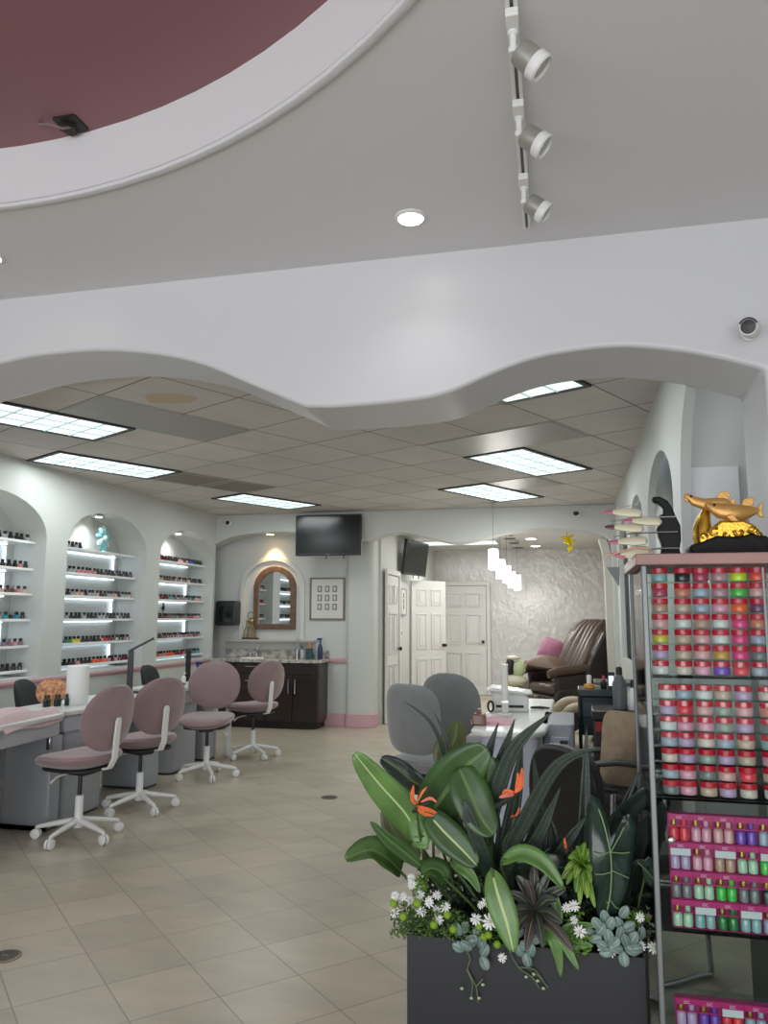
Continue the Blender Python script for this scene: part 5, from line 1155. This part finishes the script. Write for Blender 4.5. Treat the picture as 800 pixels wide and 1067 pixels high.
for a in ((440, 880, 2.62, 434, 850), (452, 900, 2.64, 451, 870), (478, 890, 2.66, 486, 820), (470, 900, 2.7, 474, 850), (512, 900, 2.6, 512, 870)):
    p = L(a[0], a[1], a[2]); q = L(a[3], a[4], a[2]); obj('stem', MB().tube(spline([V((p.x+.005, 2.66, SOIL)), p, q], 10), .0045, 8), STM, bp)
ORG = mat('petal_orange', (224, 112, 60), .5, var=.1, vscale=30); PINKP = mat('petal_coral', (226, 128, 106), .45); BEAK = mat('flower_beak', (50, 50, 44), .45)
def paradise(pts, beak, Y, stempts, label=None):
    f = obj('flower', MB().tube(spline([L(*p) for p in beak], 8), [.003+.006*math.sin(PI*min(1, (i+1)/10)) for i in range(60)][:len(spline([L(*p) for p in beak], 8))], 8), BEAK, bp)
    for i, (a, b, c, w) in enumerate(pts): leaf(f, [L(*a), L(*b), L(*c)], w*.75, PINKP if i % 3 == 2 else ORG, ORG, 'oval', fold=.35, n=10, name='petal', nrm=(.2*(i % 3-1), -1, .3), vw=.02)
    obj('stem', MB().tube(spline([L(*p) if len(p) == 3 and abs(p[1]) > 20 else V(p) for p in stempts], 10), .0042, 8), STM, bp)
paradise([((434, 838, 2.52), (430, 832, 2.51), (431, 818, 2.5), .02), ((434, 840, 2.52), (446, 844, 2.49), (455, 847, 2.47), .018), ((438, 836, 2.52), (448, 832, 2.51), (455, 836, 2.5), .013), ((434, 838, 2.52), (440, 826, 2.52), (445, 820, 2.53), .011), ((434, 842, 2.52), (442, 848, 2.49), (452, 850, 2.47), .014)], [(430, 846, 2.53), (438, 842, 2.52), (448, 836, 2.52)], 2.52, [(-.34, 2.64, SOIL), (446, 900, 2.6), (434, 846, 2.53)])
paradise([((536, 826, 2.5), (543, 818, 2.49), (544, 800, 2.48), .022), ((537, 824, 2.5), (540, 812, 2.5), (539, 805, 2.5), .016), ((536, 828, 2.5), (527, 829, 2.48), (520, 831, 2.47), .016), ((536, 826, 2.5), (528, 824, 2.49), (523, 827, 2.48), .014)], [(512, 843, 2.54), (524, 836, 2.52), (540, 826, 2.5)], 2.5, [(-.2, 2.66, SOIL), (506, 870, 2.58), (512, 843, 2.54)])
paradise([((536, 852, 2.55), (540, 846, 2.54), (541, 841, 2.53), .01), ((537, 852, 2.55), (534, 850, 2.54), (532, 852, 2.53), .007)], [(532, 866, 2.56), (535, 858, 2.55), (537, 850, 2.55)], 2.5, [(-.19, 2.64, SOIL), (524, 890, 2.6), (532, 866, 2.56)])
paradise([((590, 886, 2.55), (589, 880, 2.54), (588, 873, 2.53), .011)], [(592, 890, 2.56), (591, 887, 2.55), (590, 884, 2.55)], 2.5, [(-.02, 2.66, SOIL), (598, 915, 2.6), (592, 890, 2.56)])

# ---- snake plants (two clumps) and loose dark blades
SN = leafmat('snake_leaf', (28, 44, 34), None, .45, band=(38, 56, 42), bs=22); SNV = SN
sp1 = thing('snake_plant', 'tall dark banded snake plant in the middle of the planter', 'plant', (0, 0, 0), 0, None)
def sleaf(par, pts, w, base, m=None, prof='sword', **k):
    w *= .72
    P = [V(base)]+[L(*p) for p in pts]; return leaf(par, P, w, m or SN, m or SN, prof, fold=.22, thick=.0022, n=20, **k)
def bs_(x, y=2.66): return V((x, y, SOIL-.005))
sleaf(sp1, [(500, 880, 2.7), (506, 800, 2.7), (519, 753, 2.71)], 17*px, bs_(-.26, 2.7))
sleaf(sp1, [(506, 900, 2.68), (517, 815, 2.68), (536, 750, 2.69)], 22*px, bs_(-.22, 2.7))
sleaf(sp1, [(500, 910, 2.62), (514, 840, 2.58), (536, 780, 2.55), (575, 742, 2.52)], 23*px, bs_(-.25, 2.64))
sleaf(sp1, [(526, 900, 2.66), (537, 830, 2.66), (544, 774, 2.66)], 21*px, bs_(-.2, 2.68))
sleaf(sp1, [(528, 905, 2.58), (550, 850, 2.54), (582, 797, 2.5), (624, 779, 2.46)], 20*px, bs_(-.17, 2.62))
sleaf(sp1, [(540, 920, 2.7), (560, 860, 2.7), (556, 788, 2.7)], 22*px, bs_(-.12, 2.7))
sleaf(sp1, [(536, 915, 2.6), (562, 870, 2.57), (584, 820, 2.55)], 17*px, bs_(-.15, 2.62))
sleaf(sp1, [(512, 915, 2.56), (503, 890, 2.52), (488, 850, 2.5), (484, 833, 2.5)], 20*px, bs_(-.19, 2.6))
sleaf(sp1, [(560, 930, 2.64), (590, 880, 2.64), (612, 850, 2.63)], 16*px, bs_(-.08, 2.66))
sleaf(sp1, [(604, 940, 2.7), (609, 850, 2.7), (611, 756, 2.71)], 19*px, bs_(-.03, 2.72))
sleaf(sp1, [(556, 940, 2.6), (545, 890, 2.58), (530, 860, 2.57)], 22*px, bs_(-.12, 2.62))
sleaf(sp1, [(574, 930, 2.7), (576, 880, 2.7), (566, 838, 2.7)], 24*px, bs_(-.07, 2.7))
DK = leafmat('blade_dark', (36, 48, 42), None, .4)
sp2 = thing('dark_blade_plant', 'clump of drooping dark green blades beside the display cabinet post', 'plant', (0, 0, 0))
sleaf(sp2, [(642, 920, 2.7), (648, 850, 2.7), (668, 800, 2.71)], 12*px, bs_(.1, 2.7), DK)
sleaf(sp2, [(620, 900, 2.72), (640, 862, 2.68), (668, 832, 2.62), (692, 812, 2.58)], 26*px, bs_(.04, 2.72), DK)
sleaf(sp2, [(650, 930, 2.66), (664, 880, 2.6), (684, 836, 2.55)], 26*px, bs_(.12, 2.68), DK)
sleaf(sp2, [(656, 930, 2.66), (655, 880, 2.64), (640, 836, 2.62)], 20*px, bs_(.13, 2.7), DK)
sleaf(sp2, [(652, 930, 2.58), (665, 900, 2.5), (684, 912, 2.44)], 12*px, bs_(.14, 2.64), DK, nrm=(0, -.7, .7))
sleaf(sp2, [(664, 935, 2.72), (676, 890, 2.7), (688, 850, 2.68), (690, 835, 2.68)], 24*px, bs_(.15, 2.73), DK)
sleaf(sp2, [(634, 935, 2.75), (628, 880, 2.75), (620, 840, 2.75)], 22*px, bs_(.08, 2.75), DK)
DK2 = leafmat('blade_deep', (26, 40, 30), None, .45)
for (x0, x1, y1, w_) in ((548, 536, 865, 16), (560, 572, 856, 15), (590, 604, 862, 15), (528, 512, 872, 14), (500, 480, 880, 13), (520, 520, 850, 14), (580, 588, 880, 15), (545, 552, 880, 18), (606, 600, 880, 14), (486, 492, 900, 16)):
    sleaf(sp1, [((x0+x1)/2, 915, 2.68), (x1, y1, 2.7)], w_*px, bs_(at(x0, 940, 2.7).x, 2.72), DK2)
sp3 = thing('wiry_grass_blades', 'thin dark arching blades rising in front of the grey chairs', 'plant', (0, 0, 0))
sleaf(sp3, [(478, 860, 2.72), (464, 790, 2.7), (448, 752, 2.68), (420, 730, 2.66)], 6.5*px, bs_(-.29, 2.72), DK)
sleaf(sp3, [(480, 860, 2.7), (468, 780, 2.69), (452, 742, 2.68)], 8*px, bs_(-.27, 2.7), DK)
sleaf(sp3, [(490, 880, 2.72), (488, 840, 2.72), (478, 800, 2.72)], 8*px, bs_(-.25, 2.73), DK)

# ---- alocasia
al = thing('elephant_ear_plant', 'dark arrow shaped elephant ear leaf with pale veins hanging by the cabinet', 'plant', (0, 0, 0))
AL = leafmat('alocasia_leaf', (38, 56, 48), None, .28); AV = mat('alocasia_vein', (122, 146, 98), .45)
def outline_leaf(par, node, mid, outl, veins, Y, m, v, bulge=.02):
    """blade from an outline in the picture, bulging away from its own plane"""
    C = L(*node, Y-bulge); mb = MB(); n = len(outl); ring = [L(x, y, Y+.012*math.sin(i*1.7)) for i, (x, y) in enumerate(outl)]
    rings = [[C]]; vs = [C]
    for k in (.25, .5, .75, 1): vs += [C.lerp(p, k)+V((0, bulge*(.55*(1-k))-.0, 0))-V((0, bulge*.0, 0)) for p in ring]
    fs = [(0, 1+i, 1+(i+1) % n) for i in range(n)]
    for j in range(3):
        for i in range(n): fs.append((1+j*n+i, 1+(j+1)*n+i, 1+(j+1)*n+(i+1) % n, 1+j*n+(i+1) % n))
    lf = obj('leaf', mb.add(vs, fs), m, par, solid=.0012)
    def on(x, y):
        p0 = L(x, y, Y); c0 = L(*node, Y); best = min(1, max(.02, (p0-c0).length/.14)); return L(x, y, Y-bulge*(1-best)*.9-.004)
    for pts in veins: obj('vein', MB().tube(spline([on(*q) for q in pts], 8), .0016 if len(pts) < 4 else .0026, 6), v, lf)
    return lf
OUT = [(636, 872), (632, 850), (624, 832), (615, 828), (611, 842), (612, 866), (614, 890), (616, 912), (618, 930), (620, 944), (624, 956), (630, 964), (638, 958), (646, 944), (653, 926), (658, 906), (661, 884), (662, 862), (658, 848), (650, 850), (643, 864)]
outline_leaf(al, (636, 888), None, OUT, [[(636, 888), (637, 905), (636, 930), (632, 950), (626, 964)], [(636, 888), (632, 870), (627, 852), (622, 840)], [(636, 888), (644, 874), (650, 862)], [(637, 888), (648, 889), (656, 888)], [(635, 888), (626, 890), (618, 888)], [(637, 907), (646, 911), (655, 915)], [(636, 909), (628, 911), (620, 911)], [(636, 938), (641, 945), (645, 947)], [(635, 940), (629, 941), (624, 942)]], 2.50, AL, AV)
obj('stem', MB().tube(spline([bs_(.03, 2.68), L(628, 950, 2.6), L(634, 905, 2.535), L(636, 889, 2.495)], 12), .004, 8), AV, al)
OUT2 = [(566, 888), (552, 884), (538, 888), (534, 900), (544, 908), (556, 914), (570, 916), (584, 910), (592, 900), (584, 890)]
outline_leaf(al, (560, 898), None, OUT2, [[(560, 898), (572, 903), (588, 904)], [(560, 898), (546, 892), (538, 894)], [(562, 898), (566, 890), (572, 884)]], 2.58, AL, VD)
obj('stem', MB().tube(spline([bs_(-.06, 2.68), L(572, 930, 2.63), L(560, 899, 2.575)], 10), .004, 8), STM, al)
OUT3 = [(668, 900), (676, 892), (684, 900), (686, 914), (680, 926), (672, 920)]
outline_leaf(al, (674, 904), None, OUT3, [[(664, 898), (674, 908), (686, 922)]], 2.47, AL, VD)
obj('stem', MB().tube(spline([bs_(.14, 2.62), L(668, 930, 2.52), L(674, 905, 2.465)], 10), .003, 8), STM, al)

# ---- rosettes
def rosette(name, lab, c, leaves, w, m, v, base, prof='lance'):
    t = thing(name, lab, 'plant', (0, 0, 0)); C = L(*c); stem(t, [V(base), C.lerp(V(base), .4), C], .005, STB)
    for i, (x, y, Y) in enumerate(leaves):
        T = L(x, y, Y); mid = C.lerp(T, .5)+V((0, -.01, .018)); leaf(t, [C, mid, T], w*(1+.1*(i % 3-1)), m if i % 4 else v[0], v[1], prof, fold=.25, nrm=(.3*(i % 3-1), -1, .5), n=10)
    return t
BRT = leafmat('rosette_bright', (92, 132, 40), None); BRT2 = leafmat('rosette_yellow', (120, 152, 58), None)
rosette('bright_rosette_plant', 'bright yellow green rosette plant in the right half of the planter', (606, 905, 2.55), [(588, 908, 2.5), (592, 894, 2.5), (600, 882, 2.5), (610, 878, 2.5), (618, 886, 2.5), (621, 900, 2.5), (590, 922, 2.48), (600, 930, 2.47), (612, 936, 2.46), (620, 946, 2.46), (616, 920, 2.47), (585, 916, 2.5), (604, 943, 2.46), (596, 888, 2.58), (612, 890, 2.52), (608, 925, 2.45), (599, 915, 2.46), (616, 908, 2.46)], .026, BRT, (BRT2, VE), bs_(-.02, 2.66))
PRP = leafmat('dracaena_dark', (52, 54, 50), None, .4); PRP2 = leafmat('dracaena_plum', (66, 52, 56), None, .4)
rosette('dark_rosette_plant', 'dark plum green dracaena rosette low in the middle of the planter', (558, 950, 2.5), [(598, 992, 2.4), (586, 962, 2.42), (590, 925, 2.46), (575, 905, 2.5), (556, 900, 2.52), (538, 912, 2.48), (526, 930, 2.46), (534, 975, 2.42), (548, 990, 2.41), (566, 988, 2.41), (528, 955, 2.44), (580, 938, 2.44), (548, 916, 2.47), (568, 915, 2.5)], .034, PRP, (PRP2, VD), bs_(-.12, 2.6))
sg = thing('strap_leaf_plant', 'green strap leaves hanging over the front edge of the planter', 'plant', (0, 0, 0))
for P, w in (([(566, 970, 2.5), (576, 976, 2.46), (582, 998, 2.455), (584, 1018, 2.45)], 10), ([(570, 968, 2.5), (584, 975, 2.46), (594, 994, 2.45), (603, 1011, 2.44)], 9), ([(574, 965, 2.5), (580, 950, 2.5), (576, 925, 2.51)], 12), ([(586, 975, 2.5), (600, 966, 2.5), (622, 964, 2.48)], 10), ([(586, 980, 2.5), (600, 982, 2.49), (618, 986, 2.48)], 9)):
    Q_ = [L(*p) for p in P]; leaf(sg, [bs_(Q_[0].x, 2.56)]+Q_, w*px*1.15, LG, VD, 'strap', fold=.25)

# ---- daisies, ferny foliage, buttons
def tuft(name, lab, boxes, n, m, seed, sz=(.012, .03), kind='stuff', wd=.3):
    rnd = random.Random(seed); mb = MB()
    for k in range(n):
        (x0, y0, x1, y1, Y0, Y1) = boxes[k % len(boxes)]
        p = L(rnd.uniform(x0, x1), rnd.uniform(y0, y1), rnd.uniform(Y0, Y1)); l_ = rnd.uniform(*sz)
        d = V((rnd.uniform(-1, 1), rnd.uniform(-1, .3), rnd.uniform(-.2, 1))).normalized(); s = d.cross(V((rnd.uniform(-1, 1), 1, rnd.uniform(-1, 1)))).normalized()*l_*wd; q = s.cross(d).normalized()*l_*.08
        mb.add([p, p+d*l_*.45+s+q, p+d*l_, p+d*l_*.45-s+q], [(0, 1, 2), (0, 2, 3)])
    o = obj(name, mb, m, smooth=False); return tag(o, lab, 'foliage', None, kind)
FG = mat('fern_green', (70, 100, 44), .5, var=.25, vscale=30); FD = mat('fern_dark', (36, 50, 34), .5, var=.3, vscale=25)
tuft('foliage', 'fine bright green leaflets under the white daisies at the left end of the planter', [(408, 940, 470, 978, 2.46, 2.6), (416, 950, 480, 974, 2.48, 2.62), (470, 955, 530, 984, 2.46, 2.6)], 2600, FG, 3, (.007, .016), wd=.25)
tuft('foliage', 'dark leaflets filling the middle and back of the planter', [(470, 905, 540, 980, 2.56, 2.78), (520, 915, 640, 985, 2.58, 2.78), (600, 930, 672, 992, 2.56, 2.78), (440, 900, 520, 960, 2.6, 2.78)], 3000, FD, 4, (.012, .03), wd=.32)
tuft('foliage', 'yellow green clover leaflets along the front rim of the planter', [(594, 972, 614, 996, 2.47, 2.5), (498, 958, 512, 980, 2.46, 2.5), (430, 915, 445, 935, 2.5, 2.55), (652, 950, 672, 975, 2.5, 2.56), (586, 950, 606, 975, 2.5, 2.54)], 420, BRT, 5, (.010, .018), wd=.42)
WP_ = mat('petal_white', (232, 234, 230), .5); YC = mat('daisy_centre', (214, 216, 176), .6); BTN = mat('button_green', (132, 168, 44), .6, bump=.8, bscale=200)
def daisy(par, x, y, Y, r, seed, face=(0, -1, .4)):
    rnd = random.Random(seed); C = L(x, y, Y); nrm = (V(face)+V((rnd.uniform(-.5, .5), 0, rnd.uniform(-.3, .5)))).normalized()
    a = nrm.cross(V((0, 0, 1))).normalized(); b = a.cross(nrm); mb = MB(); n = 10
    for k in range(n):
        t = 2*PI*k/n+rnd.random()*.2; d = a*math.cos(t)+b*math.sin(t); s = nrm.cross(d)
        rr = r*(.9+.2*rnd.random()); p0 = C+d*r*.12; 
        mb.add([p0+nrm*.001, C+d*rr*.55+s*r*.17+nrm*.003, C+d*rr+s*r*.11, C+d*rr-s*r*.11, C+d*rr*.55-s*r*.17+nrm*.003], [(0, 1, 2, 3, 4)])
    mb.lathe(C-nrm*.0015, [(r*.2, 0), (r*.3, .001), (r*.2, .002)], 10, axis=nrm)
    f = obj('flower', mb, WP_, par, smooth=False, solid=.0004); obj('flower_centre', MB().ell(C+nrm*.0025, (r*.2, r*.2, r*.2), 10, 6), YC, f)
    g = V((C.x+rnd.uniform(-.02, .02), min(max(C.y+.06, 2.53), 2.7), SOIL)); obj('flower_stem', MB().tube([g, g.lerp(C, .6)+V((0, .01, .01)), C-nrm*.002], .0011, 5), STM, par)
d1 = thing('daisy_plant', 'white daisies with green button buds at the left end of the planter', 'plant', (0, 0, 0), 0, None)
for k, (x, y) in enumerate([(411.6, 933), (420, 934), (427, 938), (437.5, 932), (447, 940), (439, 950), (455, 933), (455, 949), (464, 945), (457, 958), (411.6, 951), (428, 915), (429, 921.6)]): daisy(d1, x, y, 2.47+.012*(k % 4), .0165 if k not in (0, 1, 11, 12, 6) else .014, k)
for k, (x, y) in enumerate([(410, 941), (420, 955), (434.6, 941), (452, 963.5), (472, 968), (466, 953)]): obj('button_bud', MB().ell(L(x, y, 2.465), (.0125, .0125, .0125), 14, 8), BTN, d1); p = L(x, y, 2.47); obj('bud_stem', MB().tube([V((p.x+.01, 2.56, SOIL)), p], .0012, 5), STM, d1)
d2 = thing('daisy_plant', 'white daisies at the middle of the planter beside the pale ribbed leaf', 'plant', (0, 0, 0))
for k, (x, y, r) in enumerate([(495.5, 958, .018), (510.5, 960.5, .024), (506, 940, .014), (501, 943, .012), (523, 998, .014)]): daisy(d2, x, y, 2.45+.01*(k % 2), r, 40+k)
for k, (x, y) in enumerate([(499, 965), (504, 976), (518, 984), (509, 974)]): obj('button_bud', MB().ell(L(x, y, 2.462), (.0115, .0115, .0115), 14, 8), BTN, d2); p = L(x, y, 2.47); obj('bud_stem', MB().tube([V((p.x, 2.56, SOIL)), p], .0012, 5), STM, d2)
d3 = thing('daisy_plant', 'white daisies at the right end of the planter, two beside the cabinet post', 'plant', (0, 0, 0))
for k, (x, y, r) in enumerate([(590, 946, .014), (598, 944, .017), (598, 959, .013), (604, 970.6, .018), (629, 991, .016), (637, 992, .014), (667, 956, .014), (668, 986, .015), (681, 988, .019)]): daisy(d3, x, y, 2.47+.01*(k % 3), r, 60+k)

# ---- silvery creepers
SIL = leafmat('silver_leaf', (106, 128, 120), None, .4); SILV = mat('silver_vein', (164, 182, 172), .45)
def creeper(name, lab, lv, vines, w=.027, vm=STM):
    t = thing(name, lab, 'plant', (0, 0, 0))
    rnd = random.Random(len(lv))
    for x, y, a in lv:
        Y = 2.47+.02*rnd.random() if y < 975 else 2.472; C = L(x, y, Y); d = math.radians(a); ln = w*1.5
        D = V((math.cos(d), -.25*rnd.random(), math.sin(d)))*ln/2
        leaf(t, [C-D, C+V((0, -.003, 0)), C+D], w*(.85+.3*rnd.random()), SIL, SILV, 'oval', fold=.15, n=8, nrm=(rnd.uniform(-.3, .3), -1, rnd.uniform(0, .5)), vw=.03)
    for P in vines: obj('vine', MB().tube(spline([L(*p) for p in P], 10), .0018, 6), vm, t)
    return t
creeper('silver_creeper', 'silvery round leaved creeper spilling over the right end of the planter', [(620, 978, 20), (626, 968, 60), (634, 975, 100), (628, 985, 150), (640, 982, 40), (646, 972, 80), (652, 980, 110), (660, 977, 60), (668, 972, 80), (655, 965, 30), (645, 962, 120), (636, 962, 70), (650, 950, 60), (642, 988, 170), (650, 999, -80), (662, 988, 10), (632, 992, 190), (622, 962, 130), (657, 990, -30), (614, 972, 160), (630, 955, 100), (656, 972, 60)],
         [[(640, 985, 2.50), (630, 960, 2.53), (625, 950, 2.58)], [(652, 985, 2.49), (655, 965, 2.53), (650, 945, 2.58)], [(666, 975, 2.48), (664, 950, 2.5), (655, 944, 2.56)]])
creeper('silver_creeper', 'trailing vine with silvery leaves hanging over the middle of the planter front', [(477, 968, 110), (484, 966, 60), (491, 978, 20), (478, 986, 160), (486, 985, 140), (493, 980, 60), (505, 990, 60), (502, 982, 80), (505, 1003, -60), (540, 972, 40), (548, 985, 150), (553, 990, 70), (549, 1000, -70), (541, 990, 120), (558, 978, 30), (498, 972, 120)],
         [[(462, 974, 2.5), (472, 980, 2.487), (484, 988, 2.486), (490, 1000, 2.487), (487, 1010, 2.487), (496, 1028, 2.488), (498, 1044, 2.488)], [(486, 1010, 2.487), (492, 1024, 2.488), (491, 1038, 2.488)], [(496, 1028, 2.488), (503, 1020, 2.488)], [(528, 985, 2.487), (540, 1008, 2.486), (554, 1018, 2.488), (562, 1030, 2.488)], [(540, 1008, 2.487), (556, 1010, 2.488), (566, 1022, 2.488)], [(554, 1018, 2.488), (560, 1016, 2.488), (571, 1029, 2.488)]], vm=mat('vine_pale', (110, 118, 84), .5))
cr = [o for o in bpy.data.objects if o.name.startswith('silver_creeper')][-1]
for x, y in ((481, 1030), (503, 1026), (491, 1040), (556, 1015), (560, 1022), (566, 1030), (548, 1018), (499, 1040)): obj('vine_bud', MB().ell(L(x, y, 2.483), (.0055, .0035, .0045), 8, 5), mat('bud_pale', (170, 186, 136), .5), cr)
